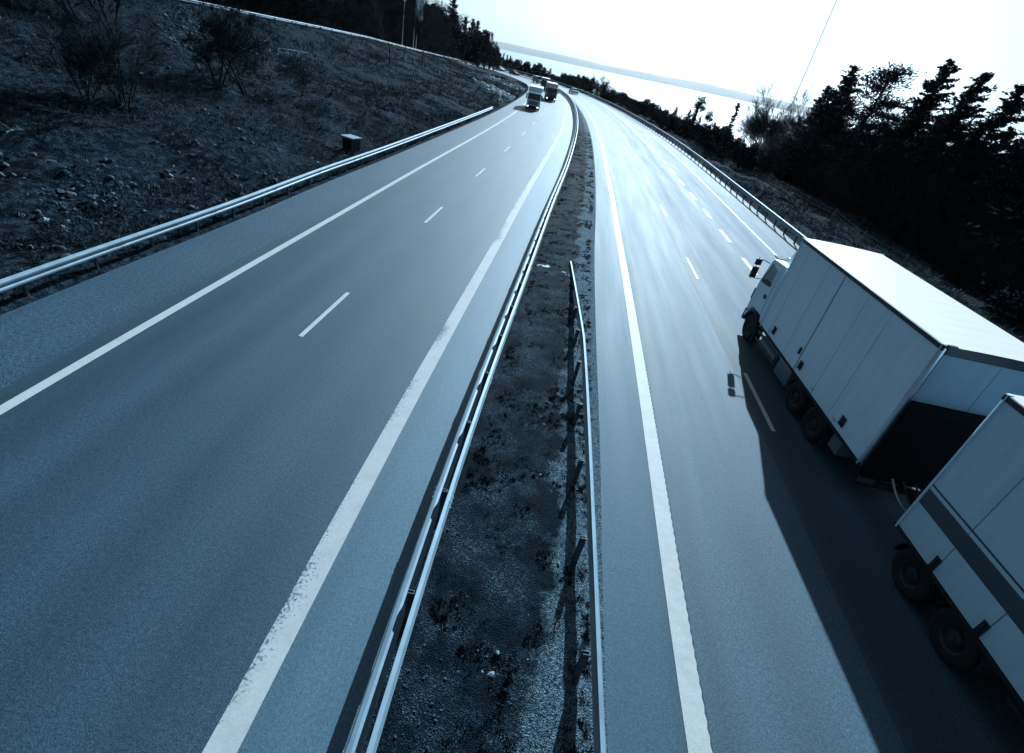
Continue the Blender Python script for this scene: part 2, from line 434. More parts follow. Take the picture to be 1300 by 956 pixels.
# ------------------------------------------------------------------ mesh builder
class MB:
    def __init__(s):
        s.v = []; s.f = []; s.uv = None

    def add(s, V, Fs):
        o = len(s.v)
        s.v += [tuple(v) for v in V]
        s.f += [tuple(i + o for i in f) for f in Fs]
        return s

    def box(s, x0, x1, y0, y1, z0, z1, M=None):
        V = [(x, y, z) for x in (x0, x1) for y in (y0, y1) for z in (z0, z1)]
        if M is not None:
            V = [M @ Vector(v) for v in V]
        return s.add(V, [(0, 1, 3, 2), (4, 6, 7, 5), (0, 4, 5, 1), (2, 3, 7, 6), (0, 2, 6, 4), (1, 5, 7, 3)])

    def prism(s, prof, x0, x1, axis='x'):
        """extrude a closed outline; axis x: prof is (y,z); axis y: prof is (x,z); axis z: (x,y)"""
        n = len(prof)
        def p(a, b, t):
            return (t, a, b) if axis == 'x' else ((a, t, b) if axis == 'y' else (a, b, t))
        V = [p(a, b, x0) for a, b in prof] + [p(a, b, x1) for a, b in prof]
        Fs = [tuple(range(n))[::-1], tuple(range(n, 2 * n))] + [(i, (i + 1) % n, n + (i + 1) % n, n + i) for i in range(n)]
        return s.add(V, Fs)

    def lathe(s, prof, c, seg=24, axis='x'):
        """prof: (r, t) along the axis"""
        V = []; n = len(prof)
        for k in range(seg):
            a = 2 * math.pi * k / seg
            for r_, t in prof:
                if axis == 'x':
                    V.append((c[0] + t, c[1] + r_ * math.cos(a), c[2] + r_ * math.sin(a)))
                elif axis == 'y':
                    V.append((c[0] + r_ * math.cos(a), c[1] + t, c[2] + r_ * math.sin(a)))
                else:
                    V.append((c[0] + r_ * math.cos(a), c[1] + r_ * math.sin(a), c[2] + t))
        Fs = []
        for k in range(seg):
            k2 = (k + 1) % seg
            for i in range(n - 1):
                Fs.append((k * n + i, k2 * n + i, k2 * n + i + 1, k * n + i + 1))
        return s.add(V, Fs)

    def tube(s, pts, rad, seg=6, cap=True):
        pts = [Vector(p) for p in pts]
        n = len(pts)
        if not hasattr(rad, '__len__'):
            rad = [rad] * n
        V = []
        up = None
        for i, p in enumerate(pts):
            t = (pts[min(i + 1, n - 1)] - pts[max(i - 1, 0)])
            if t.length < 1e-9:
                t = Vector((0, 0, 1))
            t.normalize()
            a = t.orthogonal().normalized() if up is None else (up - t * up.dot(t)).normalized()
            up = a
            b = t.cross(a)
            for k in range(seg):
                an = 2 * math.pi * k / seg
                V.append(p + (a * math.cos(an) + b * math.sin(an)) * rad[i])
        Fs = []
        for i in range(n - 1):
            for k in range(seg):
                k2 = (k + 1) % seg
                Fs.append((i * seg + k, i * seg + k2, (i + 1) * seg + k2, (i + 1) * seg + k))
        if cap:
            Fs.append(tuple(range(seg))[::-1]); Fs.append(tuple(range((n - 1) * seg, n * seg)))
        return s.add(V, Fs)

    def mesh(s, name, mat, smooth=False):
        me = bpy.data.meshes.new(name)
        me.from_pydata(s.v, [], s.f)
        if s.uv is not None:
            l = me.uv_layers.new(name='uv')
            vi = np.zeros(len(me.loops), int); me.loops.foreach_get('vertex_index', vi)
            l.data.foreach_set('uv', np.array(s.uv)[vi].ravel())
        me.materials.append(mat)
        if smooth:
            me.polygons.foreach_set('use_smooth', [True] * len(me.polygons))
        me.update()
        return me

    def build(s, name, mat, parent=None, smooth=False, bevel=0, loc=None):
        me = s.mesh(name, mat, smooth)
        o = bpy.data.objects.new(name, me); COL.objects.link(o)
        if parent is not None:
            o.parent = parent
        if loc is not None:
            o.location = loc
        if bevel:
            b = o.modifiers.new('bevel', 'BEVEL'); b.width = bevel; b.segments = 2; b.limit_method = 'ANGLE'; b.angle_limit = R(40)
            b.harden_normals = False
        return o


def tag(o, label=None, cat=None, group=None, kind=None):
    if label: o['label'] = label
    if cat: o['category'] = cat
    if group: o['group'] = group
    if kind: o['kind'] = kind
    return o


def empty(name, loc, rz=0, label=None, cat=None, group=None):
    o = bpy.data.objects.new(name, None); COL.objects.link(o)
    o.location = loc; o.rotation_euler = (0, 0, rz); o.empty_display_size = .2
    return tag(o, label, cat, group)


def copy_tree(o, parent=None):
    c = o.copy(); COL.objects.link(c); c.parent = parent
    for ch in [x for x in bpy.data.objects if x.parent == o]:
        copy_tree(ch, c)
    return c


def mobj(name, me, parent=None):
    o = bpy.data.objects.new(name, me); COL.objects.link(o); o.parent = parent
    return o


# ------------------------------------------------------------------ terrain sheet
def axis_pts(lo, hi, segs):
    out = [lo]
    while out[-1] < hi:
        x = out[-1]
        st = segs[-1][1]
        for lim, s_ in segs:
            if x < lim:
                st = s_; break
        out.append(x + st)
    return np.array(out)


gx = axis_pts(-400, 420, [(-150, 12), (-60, 3), (-8, .42), (16, .8), (45, .55), (80, 2), (160, 5), (999, 15)])
gy = axis_pts(-80, 640, [(-10, 5), (12, .8), (75, .5), (130, 1.0), (240, 2), (300, 5), (999, 15)])
GX, GY = np.meshgrid(gx, gy)
GZ = height(GX.ravel(), GY.ravel()).reshape(GX.shape)
# fine roughness of the turf
rough = vn(GX * .9, GY * .9) * .30 + vn(GX * 1.9, GY * 1.9) * .24 * np.where(GX < -8, 1, .5)
mask = (GZ > -.05) | (GX > 18)
GZ = np.where(mask & (np.abs(GZ) > .06), GZ + rough * .9, GZ)
ny, nx = GX.shape
me = bpy.data.meshes.new('ground')
verts = np.stack([GX.ravel(), GY.ravel(), GZ.ravel()], 1)
ii = np.arange(ny * nx).reshape(ny, nx)
quads = np.stack([ii[:-1, :-1], ii[:-1, 1:], ii[1:, 1:], ii[1:, :-1]], -1).reshape(-1, 4)
me.from_pydata(verts.tolist(), [], quads.tolist())
me.polygons.foreach_set('use_smooth', [True] * len(me.polygons))
me.materials.append(GROUND)
g = bpy.data.objects.new('ground', me); COL.objects.link(g); tag(g, kind='structure')

# sea and the far land across the bay
mt, nt, b = newmat('sea_water')
b.inputs['Base Color'].default_value = (.10, .16, .2, 1); b.inputs['Roughness'].default_value = .22
pos = geo(nt); bump(nt, b, noise(nt, pos, .12, 5, .6), .35, 1.5)
sea = MB(); sea.add([(-9000, -300, -40), (12000, -300, -40), (12000, 10600, -40), (-9000, 10600, -40)], [(0, 1, 2, 3)])
tag(sea.build('sea', mt), kind='structure')
FAR = simple('far_woodland', (.035, .05, .06), .9, 0, .35, .002)
fl = MB(); nseg = 160; rows = 6
V = []
for i in range(nseg + 1):
    u = i / nseg; x = -6000 + 16500 * u
    y0 = 8300 + 500 * math.sin(u * 5 + 1) + 900 * u * 0 
    hh = 105 + 14 * math.sin(u * 14) + 9 * math.sin(u * 37 + 2) + 4 * math.sin(u * 91)
    for j in range(rows):
        t = j / (rows - 1)
        V.append((x, y0 + 1500 * t, -41 + hh * math.sin(t * math.pi * .5) ** .8))
Fq = [(i * rows + j, (i + 1) * rows + j, (i + 1) * rows + j + 1, i * rows + j + 1) for i in range(nseg) for j in range(rows - 1)]
fl.add(V, Fq)
tag(fl.build('far_shore', FAR, smooth=True), kind='structure')


# ------------------------------------------------------------------ roads
def width_to(ref, other, side):
    """distance from every sample of ref to the other curve"""
    d = np.array([np.min(np.hypot(other.P[:, 0] - p[0], other.P[:, 1] - p[1])) for p in ref.P])
    return side * d


def strip(name, ref, o0, o1, z, mat, parent=None, nlat=2, s0=None, s1=None, kind=None, step=1):
    o0 = np.broadcast_to(np.asarray(o0, float), ref.S.shape); o1 = np.broadcast_to(np.asarray(o1, float), ref.S.shape)
    if s0 is None:
        ss = ref.S[::step]
    else:
        n = max(2, int((s1 - s0) / 1.0) + 1); ss = np.linspace(s0, s1, n)
    mb = MB(); mb.uv = []
    V = []
    for t in ss:
        p = ref.at(t); T = ref.tan(t); Nn = np.array([T[1], -T[0]])
        a = np.interp(t, ref.S, o0); c = np.interp(t, ref.S, o1)
        for k in range(nlat):
            o = a + (c - a) * k / (nlat - 1)
            q = p + Nn * o
            V.append((q[0], q[1], z)); mb.uv.append((o, t))
    n = len(ss)
    mb.add(V, [(i * nlat + k, i * nlat + k + 1, (i + 1) * nlat + k + 1, (i + 1) * nlat + k) for i in range(n - 1) for k in range(nlat - 1)])
    o = mb.build(name, mat, parent)
    if kind: tag(o, kind=kind)
    return o


wL = width_to(Lright, Lsh, -1)
wM = width_to(Lright, medL, 1)
wRM = width_to(Rleft, medR, -1)
wRR = width_to(Rleft, Rrail, 1)

road_l = strip('road', Lright, np.maximum(wL - .1, wL), wM + .15, 0.0, AS_L, kind='structure', nlat=6)
o = strip('shoulder_surface', Lright, wL - .12, np.full(len(Lright.S), -7.62), .004, AS_LS, road_l)
o = strip('shoulder_surface', Lright, np.full(len(Lright.S), .12), wM + .2, .004, AS_LM, road_l)
road_r = strip('road', Rleft, wRM - .05, wRR + .35, 0.0, AS_R, kind='structure', nlat=6)
o = strip('shoulder_surface', Rleft, wRM - .05, np.full(len(Rleft.S), -.1), .004, AS_RM, road_r)

strip('lane_surface', Rleft, .2, 3.22, .004, AS_R2, road_r, nlat=4)
strip('edge_line', Lright, -7.22, -6.98, .009, PAINT, road_l)
strip('edge_line', Lright, -.19, .19, .009, PAINT_W, road_l)


def dash_line(ref, off, w, y0, ln, period, ymax, mat, parent, z=.009):
    mb = MB(); mb.uv = []
    s = ref.s_at_y(y0); send = ref.s_at_y(ymax)
    while s > 8:
        s -= period
    while s < send:
        V = []
        n = 4
        for i in range(n + 1):
            t = s + ln * i / n
            p = ref.at(t); T = ref.tan(t); Nn = np.array([T[1], -T[0]])
            oo = off(t) if callable(off) else off
            for k in (-.5, .5):
                q = p + Nn * (oo + w * k); V.append((q[0], q[1], z)); mb.uv.append((k, t))
        mb.add(V, [(2 * i, 2 * i + 1, 2 * i + 3, 2 * i + 2) for i in range(n)])
        s += period
    return mb.build('lane_dashes', mat, parent)


dash_line(Lright, -3.58, .13, 11.0, 3.0, 11.3, 200, PAINT, road_l)
dash_line(Rleft, 3.62, .13, 11.6, 3.0, 11.25, 200, PAINT_T, road_r)
wo = lambda t: float(np.interp(t, [Rleft.s_at_y(25), Rleft.s_at_y(62), Rleft.s_at_y(101), Rleft.s_at_y(140)], [7.25, 7.0, 6.6, 6.9]))
dash_line(Rleft, wo, .26, 25.6 - 5.45 * 4, 2.6, 5.45, 62, PAINT_T, road_r)
wos = np.array([wo(t) for t in Rleft.S])
strip('edge_line', Rleft, wos - .13, wos + .13, .009, PAINT_T, road_r, s0=Rleft.s_at_y(62), s1=Rleft.S[-1])
sl = Curve([(14.3, -60), (14.35, 0), (14.45, 30), (14.75, 45), (14.95, 57), (14.95, 72), (14.3, 86), (12.6, 100), (10.9, 112)])
strip('edge_line', sl, -.1, .1, .013, PAINT_T, road_r)
# transverse joint across the slip lane and a paler patch seam
mb = MB(); mb.uv = [(0, 0)] * 8
mb.add([(12.1, 83.2, .010), (15.0, 84.6, .010), (15.0, 84.9, .010), (12.1, 83.55, .010)], [(0, 1, 2, 3)])
mb.add([(5.8, 79.2, .010), (9.0, 79.9, .010), (9.0, 80.15, .010), (5.8, 79.45, .010)], [(0, 1, 2, 3)])
mb.build('surface_joint', PAINT_T, road_r)

# profiled (rumble) line at the left edge of the right carriageway
mb = MB(); mb.uv = []
s0 = 0; s1 = Rleft.S[-1]
far = Rleft.s_at_y(75)
ts = list(np.arange(s0 + 45, far, .05)) + list(np.arange(far, s1, 1.0))
V = []
for t in ts:
    p = Rleft.at(t); T = Rleft.tan(t); Nn = np.array([T[1], -T[0]])
    ph = (t % .2) / .2
    wv = .009 * math.cos(2 * math.pi * ph) if t < far else 0
    zb = .0008 * (1 if ph < .5 else 0) if t < far else 0
    for o_, z_ in ((-.175, .010), (-.172, .014 + zb * .4), (.0, .014 + zb), (.165 + wv, .014 + zb), (.175 + wv, .010)):
        q = p + Nn * o_; V.append((q[0], q[1], z_)); mb.uv.append((o_, t))
n = len(ts)
mb.add(V, [(i * 5 + k, i * 5 + k + 1, (i + 1) * 5 + k + 1, (i + 1) * 5 + k) for i in range(n - 1) for k in range(4)])
mb.build('edge_line', PAINT_T, road_r)

# median strip
mb = MB(); mb.uv = []
nl = 22
ssm = list(np.arange(40, 130, .22)) + list(np.arange(130, medL.S[-1], 2))
V = []
for t in ssm:
    p = medL.at(t)
    d = np.hypot(medR.P[:, 0] - p[0], medR.P[:, 1] - p[1]); q = medR.P[int(np.argmin(d))]
    # smooth partner point by interpolating on y when the road runs straight
    if t < 180:
        yy = p[1]; q = np.array([np.interp(yy, medR.P[:200, 1], medR.P[:200, 0]), yy])
    for k in range(nl):
        u = k / (nl - 1)
        w = p * (1 - u) + q * u
        zz = .012 + .10 * math.sin(math.pi * u) * .3 + (0.07 * (float(vn(np.array(w[0] * 2.2), np.array(w[1] * 2.2))) + .5 * float(vn(np.array(w[0] * 6), np.array(w[1] * 6)))) + .03) * min(1, 6 * u, 6 * (1 - u))
        if k in (0, nl - 1): zz = .002
        V.append((w[0], w[1], max(zz, .006))); mb.uv.append((u, t))
n = len(ssm)
mb.add(V, [(i * nl + k, i * nl + k + 1, (i + 1) * nl + k + 1, (i + 1) * nl + k) for i in range(n - 1) for k in range(nl - 1)])
tag(mb.build('median_strip', MEDIAN, smooth=True), kind='structure')

# ramp road on the bank
mb = MB(); mb.uv = []
V = []
for i in range(len(Ramp.P)):
    p = Ramp.P[i]; Nn = Ramp.N[i]
    z_ = float(zramp_y(p[1])) if not (p[0] < -50 and p[1] > 190) else .02
    for o_ in (-.25, -6.3):
        q = p + Nn * o_; V.append((q[0], q[1], z_ + .03)); mb.uv.append((o_, i))
mb.add(V, [(2 * i, 2 * i + 1, 2 * i + 3, 2 * i + 2) for i in range(len(Ramp.P) - 1)])
rr_ = mb.build('ramp_road', AS_RP); tag(rr_, kind='structure')

# ------------------------------------------------------------------ guard rails
WPROF = [(.0, -.155), (.055, -.135), (.078, -.10), (.078, -.06), (.03, -.02), (.03, .02), (.078, .06), (.078, .10), (.055, .135), (.0, .155)]


def wbeam(ref, off, z, side, s0, s1, zfun=None, step=1.0):
    """a W profile swept along the curve; side +1 ridges face right"""
    mb = MB()
    prof = [(side * a, b_) for a, b_ in WPROF] + [(side * (a - .006), b_) for a, b_ in WPROF[::-1]]
    n = max(2, int((s1 - s0) / step) + 1); ss = np.linspace(s0, s1, n); k = len(prof)
    V = []
    for t in ss:
        p = ref.at(t); T = ref.tan(t); Nn = np.array([T[1], -T[0]])
        for a, b_ in prof:
            q = p + Nn * (off + a)
            zc = zfun(q[0], q[1], t) if zfun else z
            V.append((q[0], q[1], zc + b_))
    Fs = [(i * k + j, i * k + (j + 1) % k, (i + 1) * k + (j + 1) % k, (i + 1) * k + j) for i in range(n - 1) for j in range(k)]
    Fs += [tuple(range(k)), tuple(range((n - 1) * k, n * k))]
    mb.add(V, Fs)
    return mb


def post_mesh(h0, h1):
    mb = MB()
    # C profile post with a small spacer block and bolt head at the top
    mb.prism([(-.05, -.03), (.05, -.03), (.05, -.018), (-.038, -.018), (-.038, .018), (.05, .018), (.05, .03), (-.05, .03)], h0, h1, axis='z')
    mb.box(-.03, .03, -.045, .045, h1 - .22, h1 - .08)
    return mb.mesh('post', GALV_D)


def rail(name, label, ref, beams, post_off, s0, s1, spacing, z=.6, zfun=None, zground=None, maxposts=95, h=.68, offset0=0):
    root = empty(name, (0, 0, 0), 0, label, 'guard rail')
    p0 = ref.at(s0); root.location = (p0[0], p0[1], 0)
    for off, side in beams:
        jt = MB(); tt = s0 + 1.1
        while tt < s1 - 1 and tt < s0 + 90:
            seg = wbeam(ref, off + side * .005, z, side, tt, tt + .33, zfun, .165); jt.add(seg.v, seg.f)
            for dt in (.05, .16, .27):
                pp_ = ref.at(tt + dt); TT = ref.tan(tt + dt); NN = np.array([TT[1], -TT[0]])
                for hh in (-.08, .08):
                    c_ = pp_ + NN * (off + side * .085); zc = (zfun(c_[0], c_[1], tt) if zfun else z) + hh
                    jt.box(c_[0] - .012, c_[0] + .012, c_[1] - .012, c_[1] + .012, zc - .012, zc + .012)
            tt += 4.0
        bm_ = wbeam(ref, off, z, side, s0, s1, zfun); bm_.add(jt.v, jt.f)
        o = bm_.build('beam', GALV, root, smooth=False)
        o.location = (-p0[0], -p0[1], 0)
    pm = post_mesh(-.3, h)
    t = s0 + offset0; k = 0; rest = MB()
    while t < s1 and k < 400:
        p = ref.at(t); T = ref.tan(t); Nn = np.array([T[1], -T[0]])
        q = p + Nn * post_off
        zg = zground(q[0], q[1], t) if zground else 0
        if k < maxposts:
            o = mobj('post', pm, root); o.location = (q[0] - p0[0], q[1] - p0[1], zg); o.rotation_euler = (0, 0, math.atan2(T[1], T[0]) + math.pi / 2)
        else:
            rest.box(q[0] - p0[0] - .05, q[0] - p0[0] + .05, q[1] - p0[1] - .03, q[1] - p0[1] + .03, zg - .2, zg + h)
        k += 1; t += spacing
    if rest.v:
        tag(rest.build('post_row', GALV_D, root), kind='stuff')
    return root


# bank-side rail of the left carriageway, ends at y = 71
rail('guard_rail', 'steel W-beam guard rail along the foot of the rocky bank, left carriageway', Lsh, [(-.32, 1)], -.42, Lsh.s_at_y(0), Lsh.s_at_y(71), 2.0, z=.58, offset0=.3)
# double rail of the median
rail('guard_rail', 'double-sided W-beam guard rail on the left edge of the median strip', medL, [(-.04, -1), (.13, 1)], .045, medL.s_at_y(-3), medL.s_at_y(225), 2.0, z=.58, offset0=1.35)


# short median rail with the ramped-down end
def zshort(x, y, t):
    return float(np.interp(y, [0, 13.2, 21.3], [.60, .60, -.06]))


sr = Curve([(2.07, -6), (2.07, 0), (2.08, 12.2), (1.95, 17), (1.8, 21.3)], .5)
root = empty('guard_rail', (2.07, 0, 0), 0, 'single guard rail in the median with its end ramped down into the gravel', 'guard rail')
o = wbeam(sr, 0, .6, 1, 0, sr.S[-1], zshort, .5).build('beam', GALV, root); o.location = (-2.07, 0, 0)
for k in range(8):
    y = 15.7 - k * 1.95
    zt = zshort(0, y, 0)
    pm = post_mesh(-.3, zt + .1)
    o = mobj('post', pm, root); o.location = (-.13, y, 0); o.rotation_euler = (0, 0, math.pi)


# seaward rail
def zr0(x, y, t):
    return .68


rail('guard_rail', 'tall guard rail between the right carriageway and the dark seaward slope', Rrail, [(.02, -1)], .12, Rrail.s_at_y(10), Rrail.s_at_y(230), 2.0, z=.70, h=.80, zground=lambda x, y, t: 0)


def zrp(x, y, t):
    p = Ramp.at(t)
    return float(zramp_y(p[1])) + .60


rail('guard_rail', 'guard rail along the upper ramp road at the top of the bank', Ramp, [(-.1, 1)], 0, Ramp.s_at_y(34), Ramp.s_at_y(186), 4.0, zfun=zrp, zground=lambda x, y, t: float(zramp_y(Ramp.at(t)[1])))

# ------------------------------------------------------------------ vehicles (forward is local +Y)
def wheel(parent, x, y, r_=.5, w=.3, side=-1, name='wheel', dual=False):
    """tyre with tread grooves, rim and hub; side -1 is the left one"""
    s_ = side
    mb = MB()
    W = w * (2.1 if dual else 1)
    prof = [(r_ * .56, 0), (r_ * .60, -.012), (r_ * .80, -.02), (r_ * .95, .0), (r_, .03), (r_, W - .03), (r_ * .95, W), (r_ * .56, W)]
    mb.lathe([(a, -s_ * 0 + (t if s_ < 0 else -t)) for a, t in prof], (0, 0, 0), 32)
    # tread lugs
    for k in range(40):
        a = 2 * math.pi * k / 40
        M = Matrix.Rotation(a, 4, 'X')
        mb.box(*(sorted((.04 * (1 if s_ < 0 else -1), (W - .04) * (1 if s_ < 0 else -1)))), -.018, .018, r_ - .002, r_ + .012, M)
    t = mb.build(name, TYRE, parent, smooth=False)
    t.location = (x, y, r_ + .002)
    rm = MB()
    pr = [(r_ * .57, .0), (r_ * .55, .02), (r_ * .50, .03), (r_ * .46, .09), (r_ * .30, .11), (r_ * .28, .04), (r_ * .15, .03), (r_ * .13, -.01), (0.001, -.015)]
    rm.lathe([(a, (tt if s_ < 0 else -tt)) for a, tt in pr], (0, 0, 0), 28)
    for k in range(10):
        a = 2 * math.pi * k / 10
        c = (0, r_ * .36 * math.cos(a), r_ * .36 * math.sin(a))
        rm.lathe([(.022, (.11 if s_ < 0 else -.11)), (.022, (.075 if s_ < 0 else -.075)), (.001, (.07 if s_ < 0 else -.07))], c, 6)
    rm.build('rim', RIM, t, smooth=False)
    return t


def side_door(parent, x, side, y0, y1, z0, z1, mat, th=.022):
    mb = MB()
    xa, xb = sorted((x, x + side * th))
    mb.box(xa, xb, y0, y1, z0, z1)
    return mb.build('side_door', mat, parent, bevel=.006)


def latch(parent, x, side, y, z, w=.20, h=.26):
    mb = MB()
    xa, xb = sorted((x, x + side * .012))
    mb.box(xa, xb, y - w / 2, y + w / 2, z - h / 2, z + h / 2)
    xa, xb = sorted((x + side * .012, x + side * .04))
    mb.box(xa, xb, y - w * .12, y + w * .12, z - h * .42, z + h * .42)
    mb.box(xa, xb, y - w * .42, y + w * .42, z - h * .42, z - h * .3)
    return mb.build('latch', BLACKP, parent)


def big_box(parent, y0, y1, z0, z1, hw, mat, seams, stripe=False, thick=(), first_seam_mat=None):
    core = MB(); core.box(-hw + .03, hw - .03, y0 + .02, y1 - .02, z0 + .02, z1 - .03)
    core.box(-hw + .06, hw - .06, y0 + .004, y0 + .02, z0 + .02, z1 - .03)
    core.build('cargo_box', SEAM, parent)
    # front and rear walls
    f = MB(); f.box(-hw + .02, hw - .02, y1 - .02, y1, z0 + .03, z1 - .03); f.build('front_wall', mat, parent, bevel=.01)
    rf = MB()
    # roof sheet with slight crown and cross ribs
    nx_, ny_ = 8, int((y1 - y0) / .25)
    V = []
    for i in range(ny_ + 1):
        for j in range(nx_ + 1):
            x = -hw + 2 * hw * j / nx_; y = y0 + (y1 - y0) * i / ny_
            z = z1 + .025 * (1 - (x / hw) ** 2) + .0012 * math.cos(i * math.pi)
            V.append((x * .985, y, z))
    rf.add(V, [(i * (nx_ + 1) + j, i * (nx_ + 1) + j + 1, (i + 1) * (nx_ + 1) + j + 1, (i + 1) * (nx_ + 1) + j) for i in range(ny_) for j in range(nx_)])
    rf.box(-hw * .985, hw * .985, y0, y1, z1 - .03, z1 - .002)
    rf.build('roof', ROOFW, parent)
    for sd in (-1, 1):
        x = sd * (hw - .03)
        tr = MB(); xa, xb = sorted((x, sd * (hw + .012)))
        tr.box(xa, xb, y0, y1, z1 - .115, z1 - .006); tr.build('roof_rail', BLACKP, parent, bevel=.01)
        bt = MB(); xa, xb = sorted((x, sd * (hw + .004)))
        bt.box(xa, xb, y0, y1, z0 - .05, z0 + .03); bt.build('floor_rail', CHASSIS, parent)
        edges = [y0 + .09] + sorted(seams) + [y1 - .02]
        zz0, zz1 = z0 + .035, z1 - .12
        for a, c in zip(edges[:-1], edges[1:]):
            ga = .026 if a in thick else .008; gc = .026 if c in thick else .008
            if not stripe:
                side_door(parent, x, sd, a + ga, c - gc, zz0, zz1, mat)
            else:
                side_door(parent, x, sd, a + ga, c - gc, zz0, zz1, mat)
        if stripe:
            xs = x + sd * .0222
            xa, xb = sorted((xs, xs + sd * .003))
            s_ = MB(); s_.box(xa, xb, y0 + .1, y1 - .03, z0 + .72, z0 + 1.08); s_.build('stripe', STRIPE, parent)
            s_ = MB(); s_.box(xa, xb, y0 + .1, y1 - .03, z0 + 1.16, z0 + 1.20); s_.build('stripe', STRIPE, parent)
        # corner posts
        for yy, d in ((y0, 1), (y1, -1)):
            cp = MB()
            n = 8; rr = .075
            pts = [(sd * (hw + .014 - rr + rr * math.cos(a)), yy + d * (rr - rr * math.sin(a))) for a in [math.pi / 2 * k / n for k in range(n + 1)]]
            pts += [(sd * (hw - rr - .01), yy + d * (rr + .02)), (sd * (hw - .03 - .02), yy + d * .14), (sd * (hw + .014), yy + d * .09)][:1]
            pts.append((sd * (hw + .014), yy + d * .10))
            # keep the outline simple: arc then two inner corners
            pts = [(sd * (hw + .014 - rr + rr * math.cos(a)), yy + d * (rr - rr * math.sin(a))) for a in [math.pi / 2 * k / n for k in range(n + 1)]] + [(sd * (hw - .09), yy + d * .006), (sd * (hw - .09), yy + d * .085), (sd * (hw + .014), yy + d * .085)]
            cp.prism(pts, z0 - .04, z1 + .01, axis='z')
            cp.build('corner_post', ALU if yy == y0 else mat, parent)


REAR_SHADE = dirty('rear_door_shade_paint', (.17, .26, .34), (.09, .15, .20), .5, .35, .8)  # body white darkened: shade of the rear face put into the colour, plus grime


